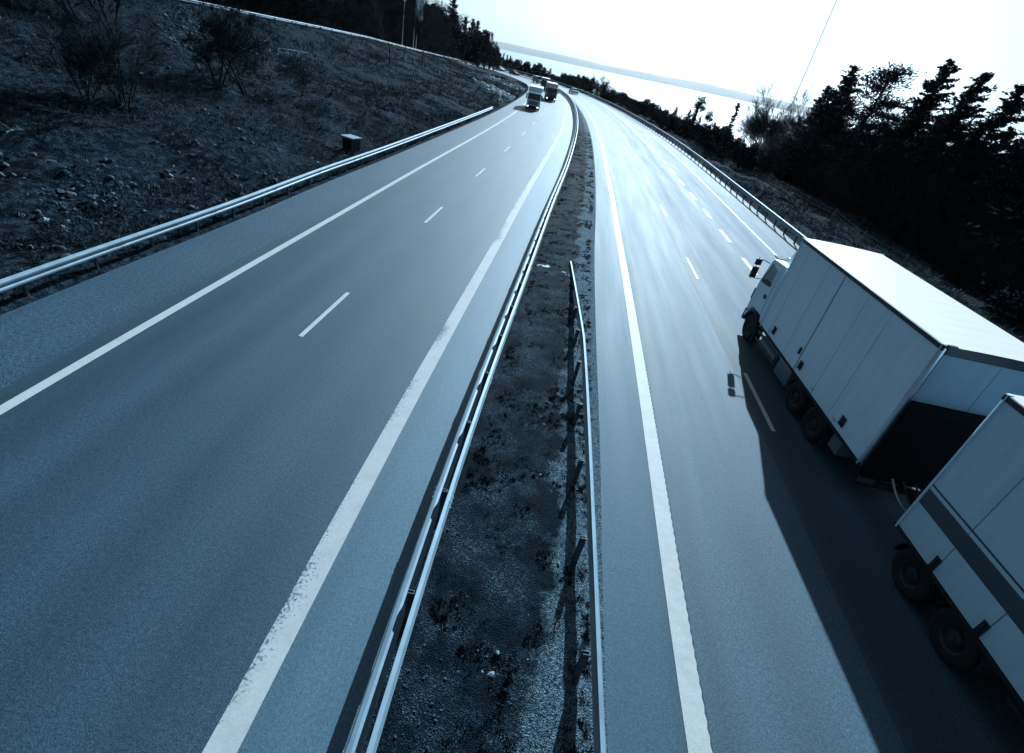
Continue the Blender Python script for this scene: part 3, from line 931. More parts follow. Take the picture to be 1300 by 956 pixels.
def near_truck():
    root = empty('cargo_truck', (9.75, 12.9, 0), 0, 'white rigid lorry with closed side doors driving away, coupled ahead of a striped trailer', 'truck')
    hw = 1.3
    Y = lambda w: w - 12.9
    big_box(root, -3.5, 3.5, 1.0, 4.24, hw, WHITEP, [Y(15.62), Y(14.31), Y(13.42), Y(12.15), Y(11.14)], thick=(Y(13.42),))
    for yw in (15.36, 13.18, 10.56):
        latch(root, -hw - .004, -1, Y(yw), 1.33)
    latch(root, -hw - .004, -1, Y(13.55), 1.62, .1, .22)
    for yw in (15.7, 12.2, 10.85):       # small hasp plates
        mb = MB(); mb.box(-hw - .02, -hw - .004, Y(yw) - .05, Y(yw) + .05, 1.13, 1.2); mb.build('hasp', ALU, root)
    # rear: frame, upper doors, folded dark tail lift
    mb = MB(); mb.box(-hw + .08, hw - .08, -3.52, -3.46, 4.06, 4.25); mb.build('rear_header', BLACKP, root, bevel=.01)
    for sd in (-1, 1):
        mb = MB(); xa, xb = sorted((sd * .008, sd * (hw - .1))); mb.box(xa, xb, -3.50, -3.465, 1.05, 4.05); d = mb.build('rear_door', REAR_SHADE, root, bevel=.006)
    mb = MB(); mb.box(-hw + .06, hw - .06, -3.66, -3.55, .78, 2.93)
    for k in range(7):
        mb.box(-hw + .1, hw - .1, -3.675, -3.658, 1.0 + k * .27, 1.04 + k * .27)
    mb.build('tail_lift', SHADE_LIFT_BLACK, root, bevel=.01)
    for sd in (-.6, .6):
        mb = MB(); mb.tube([(sd, -3.6, .8), (sd, -3.1, .55)], .05, 8); mb.box(sd - .04, sd + .04, -3.5, -2.9, .5, .7); mb.build('lift_arm', CHASSIS, root)
    mb = MB(); mb.box(-1.25, 1.25, -3.62, -3.5, .48, .62); mb.build('rear_bumper', CHASSIS, root, bevel=.02)
    for sd in (-1, 1):
        mb = MB(); xa, xb = sorted((sd * .85, sd * 1.22)); mb.box(xa, xb, -3.67, -3.62, .62, .76); mb.build('tail_lamp', simple('lamp_red' + str(sd), (.05, .06, .07), .3, 0, .1, 1), root)
        mb = MB(); xa, xb = sorted((sd * 1.12, sd * 1.30)); mb.box(xa, xb, -3.6, -3.52, 4.2, 4.3); mb.build('marker_lamp', BLACKP, root, bevel=.01)
    # chassis
    for sd in (-1, 1):
        mb = MB(); xa, xb = sorted((sd * .38, sd * .46)); mb.box(xa, xb, -3.45, 5.0, .68, .93); mb.build('chassis_rail', CHASSIS, root)
    mb = MB()
    for k in range(9): mb.box(-hw + .1, hw - .1, -3.2 + k * .8, -3.1 + k * .8, .90, .99)
    for y in (-.1, -1.35, 4.35):
        mb.tube([(-1.1, y, .5), (1.1, y, .5)], .09, 8)
    mb.build('cross_member', CHASSIS, root)
    # wheels
    for y in (-.12, -1.38):
        wheel(root, -1.24, y, .48, .29, -1, dual=True); wheel(root, 1.24, y, .48, .29, 1, dual=True)
    wheel(root, -1.24, 4.32, .49, .32, -1); wheel(root, 1.24, 4.32, .49, .32, 1)
    # mudguards over the wheels
    def guard(x, y, r_, w):
        mb = MB(); n = 12
        V = []
        for i in range(n + 1):
            a = math.pi * (.02 + .96 * i / n)
            for rr in (r_, r_ + .02):
                for xx in (x, x + w):
                    V.append((xx, y + rr * math.cos(a), .49 + rr * math.sin(a)))
        Fs = []
        for i in range(n):
            o_ = i * 4; p = o_ + 4
            Fs += [(o_, o_ + 1, p + 1, p), (o_ + 2, p + 2, p + 3, o_ + 3), (o_, p, p + 2, o_ + 2), (o_ + 1, o_ + 3, p + 3, p + 1)]
        mb.add(V, Fs); return mb
    for y in (-.12, -1.38):
        guard(-1.25, y, .56, .5).build('mudguard', BLACKP, root); guard(.75, y, .56, .5).build('mudguard', BLACKP, root)
    for sx in (-1.29, .97):
        guard(sx, 4.32, .60, .32).build('mudguard', BLACKP, root)
        mb = MB(); mb.box(sx + .02, sx + .30, 3.66, 3.70, .2, .75); mb.build('mud_flap', BLACKP, root)
    for sx in (-1.25, .75):
        mb = MB(); mb.box(sx, sx + .5, -2.04, -2.0, .18, .62); mb.build('mud_flap', BLACKP, root)
    # side gear: storage box with bright lid edge, tank, side guard bars
    mb = MB(); mb.box(-1.22, -.7, .62, 1.55, .32, .86); tb = mb.build('storage_box', BLUEG, root, bevel=.02)
    mb = MB(); mb.box(-1.24, -.68, .60, 1.57, .862, .88); mb.build('lid', ALU, tb)
    mb = MB(); mb.tube([(-.95, 1.8, .6), (-.95, 3.1, .6)], .29, 20); mb.build('fuel_tank', BLUEG, root, smooth=False)
    mb = MB(); mb.tube([(.95, .7, .6), (.95, 2.9, .6)], .29, 20); mb.build('fuel_tank', BLUEG, root)
    for z in (.45, .72):
        mb = MB(); mb.box(-1.25, -1.22, 1.62, 3.5, z, z + .09); mb.build('side_guard', BLACKP, root)
        mb = MB(); mb.box(1.22, 1.25, .5, 3.5, z, z + .09); mb.build('side_guard', BLACKP, root)
    mb = MB(); mb.box(-1.2, -.8, -2.62, -2.2, .48, .85); mb.build('toolbox', BLUEG, root, bevel=.02)
    # cab: profile loft
    cab = MB()
    y0, y1 = 3.68, 5.18
    prof = [(y0, .95), (y0, 3.05), (y0 + .10, 3.13), (y1 - .42, 3.05), (y1 - .28, 2.95), (y1 - .02, 2.05), (y1 + .03, 1.3), (y1 + .02, .55), (y1 - .35, .45), (y1 - .22, .62), (y1 - .25, .98), (4.70, 1.14), (3.95, 1.14), (3.86, .95)]
    cab.prism(prof, -1.22, 1.22)
    cb = cab.build('cab', WHITEP, root, bevel=.05)
    # roof deflector in front of the box
    df = MB()
    V = []
    for yy, zz in ((5.0 - .35, 3.08), (4.45, 3.25), (4.15, 3.55), (3.9, 3.85), (3.72, 4.0)):
        wy = .75 + .38 * (5.0 - yy) / 1.3
        V += [(-wy, yy, zz - .03), (-wy * .9, yy, zz + .03), (wy * .9, yy, zz + .03), (wy, yy, zz - .03)]
    nn = 5
    Fs = [(i * 4 + k, i * 4 + k + 1, i * 4 + k + 5, i * 4 + k + 4) for i in range(nn - 1) for k in range(3)]
    df.add(V, Fs)
    zb = 3.06
    W = [(v[0], v[1], zb) for v in (V[0], V[3], V[16], V[19])]
    df.add([V[0], V[4], V[8], V[12], V[16], (V[16][0], V[16][1], zb)], [(0, 1, 2, 3, 4, 5)])
    df.add([V[3], V[7], V[11], V[15], V[19], (V[19][0], V[19][1], zb)], [(0, 5, 4, 3, 2, 1)])
    df.add([V[16], V[17], V[18], V[19], (V[19][0], V[19][1], zb), (V[16][0], V[16][1], zb)], [(0, 1, 2, 3, 4, 5)])
    df.build('roof_deflector', WHITEP, root, smooth=False)
    mb = MB(); mb.lathe([(.05, 0), (.055, .07), (.03, .12), (.001, .13)], (-.75, 4.72, 3.08), 12, 'z'); mb.build('beacon', ALU, root)
    mb = MB(); mb.tube([(-.9, 4.6, 3.08), (-.9, 4.6, 3.2), (.9, 4.6, 3.2), (.9, 4.6, 3.08)], .02, 8); mb.build('roof_bar', ALU, root)
    # cab doors with side window
    for sd in (-1, 1):
        x = sd * 1.222
        xa, xb = sorted((x, x + sd * .022))
        d = MB(); d.prism([(3.98, 1.24), (3.98, 2.95), (4.62, 2.95), (4.98, 2.15), (5.03, 1.24)], xa, xb); dr = d.build('door', WHITEP, root, bevel=.01)
        xa, xb = sorted((x + sd * .0225, x + sd * .03))
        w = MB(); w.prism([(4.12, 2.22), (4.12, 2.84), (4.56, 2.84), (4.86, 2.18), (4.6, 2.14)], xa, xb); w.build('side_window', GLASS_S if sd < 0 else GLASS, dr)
        w = MB(); xa, xb = sorted((x + sd * .031, x + sd * .036)); w.prism([(4.12, 2.20), (4.12, 2.34), (4.44, 2.34), (4.70, 2.30), (4.90, 2.12), (4.6, 2.12)], xa, xb); w.build('window_trim', BLACKP, dr)
        w = MB(); xa, xb = sorted((x + sd * .031, x + sd * .038)); w.prism([(4.62, 2.90), (4.55, 2.90), (4.86, 2.12), (4.95, 2.12)], xa, xb); w.build('pillar_trim', BLACKP, dr)
        hnd = MB(); xa, xb = sorted((x + sd * .02, x + sd * .05)); hnd.box(xa, xb, 4.08, 4.26, 1.74, 1.88); hnd.build('handle', BLACKP, dr)
        st = MB(); xa, xb = sorted((sd * 1.0, sd * 1.23)); st.box(xa, xb, 4.98, 5.19, .55, .62); st.box(xa, xb, 4.99, 5.19, .85, .91); st.build('step', BLACKP, root)
        # mirrors: arm, tall main glass housing, small wide angle housing above, kerb mirror
        mi = MB(); xo = sd * 1.58
        mi.tube([(sd * 1.2, 5.02, 2.78), (sd * 1.45, 5.12, 2.84), (xo, 5.14, 2.80)], .016, 6)
        mi.tube([(sd * 1.2, 5.05, 2.15), (sd * 1.45, 5.12, 2.10), (xo, 5.14, 2.14)], .016, 6)
        mi.tube([(xo, 5.14, 2.04), (xo, 5.14, 2.92)], .014, 6)
        mr = mi.build('mirror', BLACKP, root)
        h_ = MB(); h_.box(xo - .11, xo + .11, 5.03, 5.13, 2.12, 2.56); h_.build('mirror_housing', BLACKP, mr, bevel=.03)
        h_ = MB(); h_.box(xo - .11, xo + .11, 5.03, 5.13, 2.62, 2.86); h_.build('mirror_housing', BLACKP, mr, bevel=.03)
    # front (seen from other places)
    y = y1
    w = MB(); w.add([(-1.1, 4.93, 2.93), (1.1, 4.93, 2.93), (1.13, 5.19, 2.08), (-1.13, 5.19, 2.08)], [(0, 1, 2, 3)])
    w.add([(-1.1, 4.90, 2.93), (1.1, 4.90, 2.93), (1.13, 5.16, 2.08), (-1.13, 5.16, 2.08)], [(0, 1, 2, 3)])
    w.build('windscreen', GLASS, root)
    gr = MB()
    for k in range(6): gr.box(-.75, .75, 5.20, 5.235, 1.1 + k * .13, 1.17 + k * .13)
    gr.build('grille', BLACKP, root)
    bp = MB(); bp.box(-1.22, 1.22, 5.12, 5.28, .42, .86); bp.build('bumper', BLUEG, root, bevel=.04)
    for sd in (-1, 1):
        hl = MB(); xa, xb = sorted((sd * .78, sd * 1.14)); hl.box(xa, xb, 5.27, 5.30, .58, .78); hl.build('headlight', ALU, root, bevel=.01)
        sk = MB(); xa, xb = sorted((sd * 1.20, sd * 1.235)); sk.box(xa, xb, 5.14, 5.20, 1.3, 1.75); sk.build('corner_deflector', BLACKP, root)
    sv = MB(); sv.box(-1.0, 1.0, 5.02, 5.38, 2.98, 3.02); sv.build('sun_visor', GLASS, root)
    return root


near_truck()


def near_trailer():
    root = empty('truck_trailer', (9.72, 1.68, 0), 0, 'white full trailer with a dark horizontal stripe, coupled close behind the lorry', 'trailer')
    hw = 1.3
    Y = lambda w: w - 1.6
    seams = [Y(6.55), Y(5.35), Y(4.15), Y(2.95), Y(1.75), Y(.55), Y(-.65), Y(-1.85), Y(-3.05)]
    big_box(root, -6.1, 6.1, .92, 4.24, hw, TRAILP, seams, stripe=True, thick=(Y(4.15), Y(.55)))
    for yw in (6.6, 5.4, 2.95, .55):
        latch(root, -hw - .006, -1, Y(yw), 1.12, .12, .30)
    for sd in (-1, 1):
        mb = MB(); xa, xb = sorted((sd * .4, sd * .48)); mb.box(xa, xb, -6.0, 6.0, .62, .86); mb.build('chassis_rail', CHASSIS, root)
    for yw in (6.85, 5.62, -1.4, -2.7):
        wheel(root, -1.24, Y(yw), .47, .29, -1, dual=True); wheel(root, 1.24, Y(yw), .47, .29, 1, dual=True)
        mb = MB(); mb.tube([(-1.1, Y(yw), .48), (1.1, Y(yw), .48)], .08, 8); mb.build('axle', CHASSIS, root)
        for sx in (-1.25, .7):
            mb = MB(); n = 12; V = []
            for i in range(n + 1):
                a = math.pi * i / n
                for rr in (.55, .565):
                    for xx in (sx, sx + .55):
                        V.append((xx, Y(yw) + rr * math.cos(a), .48 + min(rr * math.sin(a), .37)))
            Fs = []
            for i in range(n):
                o_ = i * 4; p = o_ + 4
                Fs += [(o_, o_ + 1, p + 1, p), (o_ + 2, p + 2, p + 3, o_ + 3), (o_, p, p + 2, o_ + 2), (o_ + 1, o_ + 3, p + 3, p + 1)]
            mb.add(V, Fs); mb.build('mudguard', BLACKP, root)
    mb = MB(); mb.tube([(-.45, 5.9, .62), (0, 7.6, .6), (.45, 5.9, .62)], .06, 8); mb.tube([(0, 7.3, .6), (0, 8.0, .6)], .05, 8)
    mb.build('drawbar', CHASSIS, root)
    for k, x in enumerate((-.5, -.25, .05)):
        mb = MB(); pts = [(x, 6.2 + 1.5 * t, .98 - .32 * math.sin(math.pi * t)) for t in [i / 10 for i in range(11)]]
        mb.tube(pts, .022, 6); mb.build('air_hose', ALU if k == 0 else BLACKP, root)
    mb = MB(); mb.box(-1.05, -.55, 6.12, 6.2, .72, .92); mb.build('coupling_plate', ALU, root, bevel=.01)
    mb = MB(); mb.box(-1.22, -1.19, Y(-.9), Y(4.6), .42, .5); mb.box(-1.22, -1.19, Y(-.9), Y(4.6), .66, .74); mb.build('side_guard', BLACKP, root)
    mb = MB(); mb.box(1.19, 1.22, Y(-.9), Y(4.6), .42, .5); mb.box(1.19, 1.22, Y(-.9), Y(4.6), .66, .74); mb.build('side_guard', BLACKP, root)
    for sd in (-1, 1):
        mb = MB(); xa, xb = sorted((sd * .01, sd * 1.18)); mb.box(xa, xb, -6.12, -6.09, 1.0, 4.1); mb.build('rear_door', TRAILP, root)
    mb = MB(); mb.box(-1.25, 1.25, -6.15, -6.0, .5, .62); mb.build('rear_bumper', CHASSIS, root)
    return root


near_trailer()


def far_truck(x, y, rz, label, L, cabm, boxm, roofm, sc=1.0, boxh=3.9, high=True, lights=True, bus=False):
    root = empty('cargo_truck', (x, y, 0), rz, label, 'truck'); root.scale = (sc, sc, sc)
    hw = 1.27
    # front bumper at y=0, body stretches to -L
    bx = MB(); bx.box(-hw, hw, -L, -2.15, 1.0, boxh); bo = bx.build('cargo_box', boxm, root, bevel=.03)
    rf = MB(); rf.box(-hw - .01, hw + .01, -L - .01, -2.14, boxh + .002, boxh + .05); rf.build('roof', roofm, root, bevel=.01)
    cb = MB()
    top = 3.0 if high else 2.7
    cb.prism([(-2.05, .8), (-2.05, top), (-.35, top), (-.16, top - .1), (-.02, 1.85), (0, .9), (-.02, .45), (-.3, .4), (-.3, .8)], -1.22, 1.22)
    cb.build('cab', cabm, root, bevel=.06)
    ws = MB()
    zt = top - .22
    ws.add([(-1.1, -.09, zt), (1.1, -.09, zt), (1.14, .02, 1.82), (-1.14, .02, 1.82), (-1.1, -.14, zt), (1.1, -.14, zt), (1.14, -.03, 1.82), (-1.14, -.03, 1.82)], [(3, 2, 1, 0), (4, 5, 6, 7), (0, 1, 5, 4), (2, 3, 7, 6), (0, 4, 7, 3), (1, 2, 6, 5)])
    ws.build('windscreen', GLASS, root)
    g_ = MB()
    for k in range(5): g_.box(-.9, .9, .0, .03, .98 + k * .13, 1.07 + k * .13)
    g_.build('grille', BLACKP, root)
    b_ = MB(); b_.box(-1.23, 1.23, -.25, .08, .3, .86); b_.build('bumper', CHASSIS, root, bevel=.03)
    for sd in (-1, 1):
        if lights:
            h_ = MB(); xa, xb = sorted((sd * .8, sd * 1.08)); h_.box(xa, xb, .08, .11, .58, .76); h_.build('headlight', LAMP, root, bevel=.01)
        mi = MB(); xa, xb = sorted((sd * 1.30, sd * 1.52)); mi.box(xa, xb, -.2, -.08, 1.85, 2.7); mi.tube([(sd * 1.2, -.2, 2.6), (sd * 1.4, -.14, 2.6)], .02, 6); mi.build('mirror', BLACKP, root)
        w = MB(); xa, xb = sorted((sd * 1.222, sd * 1.235)); w.prism([(-1.4, 1.85), (-1.4, 2.55), (-.45, 2.55), (-.2, 1.85)], xa, xb); w.build('side_window', GLASS, root)
    ch = MB(); ch.box(-.45, .45, -L + .1, -.4, .6, .95); ch.box(-1.15, 1.15, -L + 3, -3.6, .45, .95); ch.build('chassis', CHASSIS, root)
    for yy in (-1.35, -L + 2.2, -L + 3.5):
        wheel(root, -1.22, yy, .5, .3, -1); wheel(root, 1.22, yy, .5, .3, 1)
    return root


far_truck(-4.5, 84.5, math.pi + R(1.5), 'white box lorry with lit headlights, nearest of the oncoming vehicles', 8.6, WHITEP, WHITEP, ROOFW, .84, 3.75)
far_truck(-2.55, 109.5, math.pi + R(5), 'pale lorry with a low dark bumper overtaking behind the nearest lorry', 9, BLUEG, ROOFW, ROOFW, .84, 3.7)
far_truck(-5.3, 139, math.pi + R(3), 'dark-fronted lorry with a long white roof, third in the oncoming line', 8, DARKB, DARKB, ROOFW, .80, 3.4, lights=False)


def car(x, y, rz, label, body, sc=1.0, van=False, name='car'):
    root = empty(name, (x, y, 0), rz, label, 'van' if van else 'car'); root.scale = (sc, sc, sc)
    H = 1.95 if van else 1.42
    b_ = MB()
    if van:
        prof = [(2.3, .3), (2.35, .9), (2.0, 1.1), (1.5, 1.2), (.9, H), (-2.3, H), (-2.4, .35)]
    else:
        prof = [(2.15, .25), (2.2, .6), (2.0, .78), (1.0, .92), (-1.6, .98), (-2.1, .9), (-2.2, .35)]
    b_.prism(prof, -.86, .86); b_.build('body', body, root, bevel=.08)
    if not van:
        c_ = MB(); V = []
        for (ya, za, w) in ((1.0, .92, .82), (.3, H - .03, .66), (-.9, H, .64), (-1.75, .97, .8)):
            V += [(-w, ya, za), (w, ya, za)]
        V += [(-.82, -1.75, .9), (.82, -1.75, .9), (-.82, 1.0, .88), (.82, 1.0, .88)]
        c_.add(V, [(0, 1, 3, 2), (2, 3, 5, 4), (4, 5, 7, 6), (0, 2, 4, 6), (1, 7, 5, 3)])
        c_.build('greenhouse', GLASS, root)
        r_ = MB(); r_.box(-.64, .64, -.88, .28, H - .01, H + .03); r_.build('roof', body, root, bevel=.01)
    else:
        c_ = MB(); c_.add([(-.76, 1.50, 1.23), (.76, 1.50, 1.23), (.70, .95, 1.92), (-.70, .95, 1.92)], [(0, 1, 2, 3)]); 
        c_.add([(-.76, 1.46, 1.20), (.76, 1.46, 1.20), (.70, .91, 1.90), (-.70, .91, 1.90)], [(3, 2, 1, 0)]); c_.build('windscreen', GLASS, root)
    for sd in (-1, 1):
        for yy in (1.4, -1.4):
            wheel(root, sd * .86, yy, .31, .2, sd)
        t = MB(); xa, xb = sorted((sd * .55, sd * .8)); t.box(xa, xb, 2.16 if not van else 2.3, 2.22 if not van else 2.37, .6, .74); t.build('headlight', ALU, root)
        t = MB(); xa, xb = sorted((sd * .55, sd * .8)); t.box(xa, xb, -2.23 if not van else -2.42, -2.15, .65, .85); t.build('tail_lamp', BLACKP, root)
        t = MB(); xa, xb = sorted((sd * .87, sd * 1.02)); t.box(xa, xb, .7, .85, .9, 1.05); t.build('mirror', BLACKP, root)
    return root


SILVER = simple('silver_lacquer', (.45, .52, .58), .3, .4, .1, 2)
car(-8.9, 169, math.pi + R(27), 'light van with a dark windscreen, fourth in the oncoming line', SILVER, .95, True, 'van')
car(2.2, 153, R(14), 'small silver car driving away alone in the right carriageway', SILVER, 1.0)
car(-18.3, 190.5, math.pi + R(42), 'dark car just coming round the distant bend', DARKB, .95)
car(-24.3, 198.5, math.pi + R(50), 'farthest pale car at the very end of the visible road', SILVER, .95)
HAZE = True
# ------------------------------------------------------------------ vegetation
def quads_mesh(name, P, D, Nn, L, Wd, mat):
    """many small leaf faces: centre P, long direction D, normal-ish Nn"""
    D = D / np.linalg.norm(D, axis=1)[:, None]
    B = np.cross(D, Nn); B /= np.maximum(np.linalg.norm(B, axis=1)[:, None], 1e-6)
    L = L[:, None]; Wd = Wd[:, None]
    a = P - D * L * .5; c = P + D * L * .5
    V = np.stack([a - B * Wd * .2, P - B * Wd * .5 + D * L * .1, c, P + B * Wd * .5 + D * L * .1], 1).reshape(-1, 3)
    n = len(P)
    F = np.arange(4 * n).reshape(n, 4)
    me = bpy.data.meshes.new(name)
    me.vertices.add(4 * n); me.vertices.foreach_set('co', V.astype(np.float32).ravel())
    me.loops.add(4 * n); me.loops.foreach_set('vertex_index', F.ravel().astype(np.int32))
    me.polygons.add(n); me.polygons.foreach_set('loop_start', np.arange(0, 4 * n, 4, dtype=np.int32)); me.polygons.foreach_set('loop_total', np.full(n, 4, dtype=np.int32))
    me.materials.append(mat); me.update(calc_edges=True)
    return me


def proto(name, trunk_me, crown_me):
    return (name, trunk_me, crown_me)


def plant(pr, x, y, z, sc, rz, label, cat, group=None, lean=(0, 0), tn='trunk', cn='crown', name=None, sz=None):
    root = empty(name or pr[0], (x, y, z), rz, label, cat, group)
    root.rotation_euler = (lean[0], lean[1], rz)
    root.scale = (sc, sc, sz or sc)
    for nm, me_ in ((tn, pr[1]), (cn, pr[2])):
        if me_ is not None:
            mobj(nm, me_, root)
    return root


def conifer(seed, h=12, rad=2.6, wind=0.0, dens=1.0, ragged=.35, base=.08, step=.32):
    r_ = np.random.RandomState(seed)
    tr = MB()
    tp = [(wind * h * .12 * (t ** 2) + .1 * math.sin(t * 5 + seed), .08 * math.sin(t * 4), h * t) for t in [i / 8 for i in range(9)]]
    tr.tube(tp, [.16 * h / 10 * (1 - .93 * i / 8) + .012 for i in range(9)], 7)
    P = []; D = []; L = []
    z = h * base
    while z < h * .985:
        t = z / h
        nb = r_.randint(3, 6)
        cx = np.interp(z, [p[2] for p in tp], [p[0] for p in tp])
        for k in range(nb):
            a = r_.rand() * 2 * math.pi
            ln = rad * (1 - t) ** .8 * (1 - ragged + 2 * ragged * r_.rand()) + .15
            ln *= 1 + wind * .45 * math.cos(a)
            if r_.rand() < .12: ln *= .4
            dirx, diry = math.cos(a), math.sin(a)
            el = .25 - .5 * (1 - t) + r_.rand() * .3
            m_ = max(3, int(ln / .16 * dens))
            pts = []
            for j in range(m_):
                u = (j + .6) / m_
                d = ln * u
                px_ = cx + dirx * d; py_ = diry * d; pz_ = z + d * el - .10 * d * d / max(ln, .5) + .12 * ln * u ** 3
                for q in range(6):
                    sp = .10 + .16 * (1 - u) * ln * .3
                    P.append((px_ + r_.randn() * sp, py_ + r_.randn() * sp, pz_ + r_.randn() * .07))
                    D.append((dirx + r_.randn() * .7, diry + r_.randn() * .7, .15 + r_.randn() * .45))
                    L.append(.22 + .22 * r_.rand())
            if ln > .8:
                tr.tube([(cx, 0, z), (cx + dirx * ln * .5, diry * ln * .5, z + ln * .5 * el - .03), (cx + dirx * ln * .9, diry * ln * .9, z + ln * .9 * el - .08 * ln)], [.03, .018, .006], 3, cap=False)
        z += step * (.6 + .8 * r_.rand()) * (1 - .3 * t)
    P = np.array(P); D = np.array(D); L = np.array(L)
    cm = quads_mesh('crown', P, D, r_.randn(len(P), 3), L, L * .42, NEEDLE)
    return proto('conifer_tree', tr.mesh('trunk', BARK), cm)


def pine(seed, h=12, flat=False, dens=1.0):
    """open crowned pine: bare lower stem, irregular shelves of needle tufts"""
    r_ = np.random.RandomState(seed)
    tr = MB()
    bend = r_.randn() * .5
    tp = [(bend * t * t + .12 * math.sin(5 * t + seed), .15 * math.sin(3 * t + seed), h * t) for t in [i / 10 for i in range(11)]]
    tr.tube(tp, [.15 * h / 10 * (1 - .85 * i / 10) + .01 for i in range(11)], 7)
    P = []; D = []; L = []
    nl = int(15 * dens)
    for k in range(nl):
        t = (.62 if flat else .28) + (.37 if flat else .7) * k / nl
        z = h * t; a = r_.rand() * 6.283 if k % 2 else k * 2.4
        ln = h * (.17 if not flat else .2) * (1.15 - (t - .3) * .9) * (.6 + .7 * r_.rand())
        cx = np.interp(z, [p[2] for p in tp], [p[0] for p in tp]); cy = np.interp(z, [p[2] for p in tp], [p[1] for p in tp])
        e = Vector((cx + math.cos(a) * ln, cy + math.sin(a) * ln, z + ln * (.15 + .4 * r_.rand())))
        mid = Vector((cx + math.cos(a) * ln * .5, cy + math.sin(a) * ln * .5, z + ln * .05))
        tr.tube([(cx, cy, z), mid, e], [.05, .03, .012], 4, cap=False)
        for b_ in range(r_.randint(4, 7)):
            u = .35 + .65 * r_.rand()
            c = Vector((cx, cy, z)).lerp(e, u) + Vector((r_.randn() * .35, r_.randn() * .35, r_.randn() * .16 + .1))
            n = int(34 * dens)
            s_ = .28 + .25 * r_.rand()
            for q in range(n):
                v = r_.randn(3) * np.array([s_, s_, s_ * .45])
                P.append((c.x + v[0], c.y + v[1], c.z + v[2])); D.append((v[0] + r_.randn() * .2, v[1] + r_.randn() * .2, abs(v[2]) + .25 * r_.rand())); L.append(.2 + .2 * r_.rand())
    P = np.array(P); D = np.array(D); L = np.array(L)
    return proto('pine_tree', tr.mesh('trunk', BARK), quads_mesh('crown', P, D, r_.randn(len(P), 3), L, L * .32, NEEDLE))


def bare(seed, h=9, stems=1, spread=.5, levels=4, twig=3, r0=.11, kids=4, droop=0, mat=None, name='bare_tree', frac0=.33, rmin=.012):
    """leafless tree: limbs that fork into finer twigs"""
    r_ = random.Random(seed)
    tr = MB(); cr = MB()

    def grow(p, d, ln, rad, lv):
        pts = [p]; q = p.copy(); dd = d.copy()
        nseg_ = 3 if lv < levels else 2
        for i in range(nseg_):
            dd = (dd + Vector((r_.gauss(0, .16), r_.gauss(0, .16), r_.gauss(0, .10) + .06 - droop))).normalized()
            q = q + dd * (ln / nseg_); pts.append(q.copy())
        rr = [rad * (1 - .5 * i / nseg_) for i in range(nseg_ + 1)]
        (tr if lv <= 1 else cr).tube(pts, rr, 6 if lv == 0 else (4 if lv == 1 else 3), cap=False)
        if lv >= levels:
            return
        n = kids + (1 if lv > 0 else 0) + (twig if lv == levels - 1 else 0)
        for k in range(n):
            t = (frac0 if lv == 0 else .2) + (1 - (frac0 if lv == 0 else .2)) * (k + r_.random()) / n
            f = t * nseg_; i = min(int(f), nseg_ - 1)
            b = pts[i].lerp(pts[i + 1], f - i)
            base = (pts[i + 1] - pts[i]).normalized()
            o_ = base.orthogonal().normalized(); o_.rotate(Matrix.Rotation(r_.random() * 6.283, 3, base))
            ang = spread * (.7 + .7 * r_.random())
            nd = (base * math.cos(ang) + o_ * math.sin(ang)).normalized()
            grow(b, nd, ln * (.42 + .28 * r_.random()) * (1.15 - .45 * t), max(rad * .5 * (1.1 - .4 * t), rmin), lv + 1)
    for s_ in range(stems):
        if stems > 1:
            a = r_.random() * 6.283; e = .15 + .5 * r_.random()
            d = Vector((math.cos(a) * math.sin(e), math.sin(a) * math.sin(e), math.cos(e)))
            p = Vector((math.cos(a) * .15, math.sin(a) * .15, -.1))
            grow(p, d, h * (.6 + .35 * r_.random()), r0 * .6, 1 if False else 0)
        else:
            grow(Vector((0, 0, -.1)), Vector((r_.gauss(0, .05), r_.gauss(0, .05), 1)).normalized(), h * .8, r0, 0)
    return proto(name, tr.mesh('trunk', BARK), cr.mesh('crown', mat or TWIG))


def shrub(seed, rad=2.0, h=2.6, n=5200, name='evergreen_bush', mat=None, leaf=.16):
    r_ = np.random.RandomState(seed)
    tr = MB(); P = []; D = []
    nb = 16
    for k in range(nb):
        a = r_.rand() * 6.283; rr = rad * math.sqrt(r_.rand()) * .8; z = h * (.35 + .5 * r_.rand()) * (1 - .35 * (rr / rad) ** 2)
        c = np.array([math.cos(a) * rr, math.sin(a) * rr, z])
        tr.tube([(0, 0, -.1), (c[0] * .4, c[1] * .4, z * .55), tuple(c)], [.06, .035, .012], 4, cap=False)
        m_ = n // nb
        v = r_.randn(m_, 3); v /= np.linalg.norm(v, axis=1)[:, None]
        s_ = (.32 + .2 * r_.rand()) * rad * .62
        v *= (s_ * (.55 + .5 * r_.rand(m_)))[:, None]; v[:, 2] *= .8 * h / rad / 1.2
        P.append(c + v); D.append(v + r_.randn(m_, 3) * .3)
    P = np.vstack(P); D = np.vstack(D); keep = P[:, 2] > .03; P = P[keep]; D = D[keep]
    L = leaf * (.7 + .8 * r_.rand(len(P)))
    return proto(name, tr.mesh('stem', BARK), quads_mesh('foliage', P, D, r_.randn(len(P), 3), L, L * .6, mat or LEAFB))


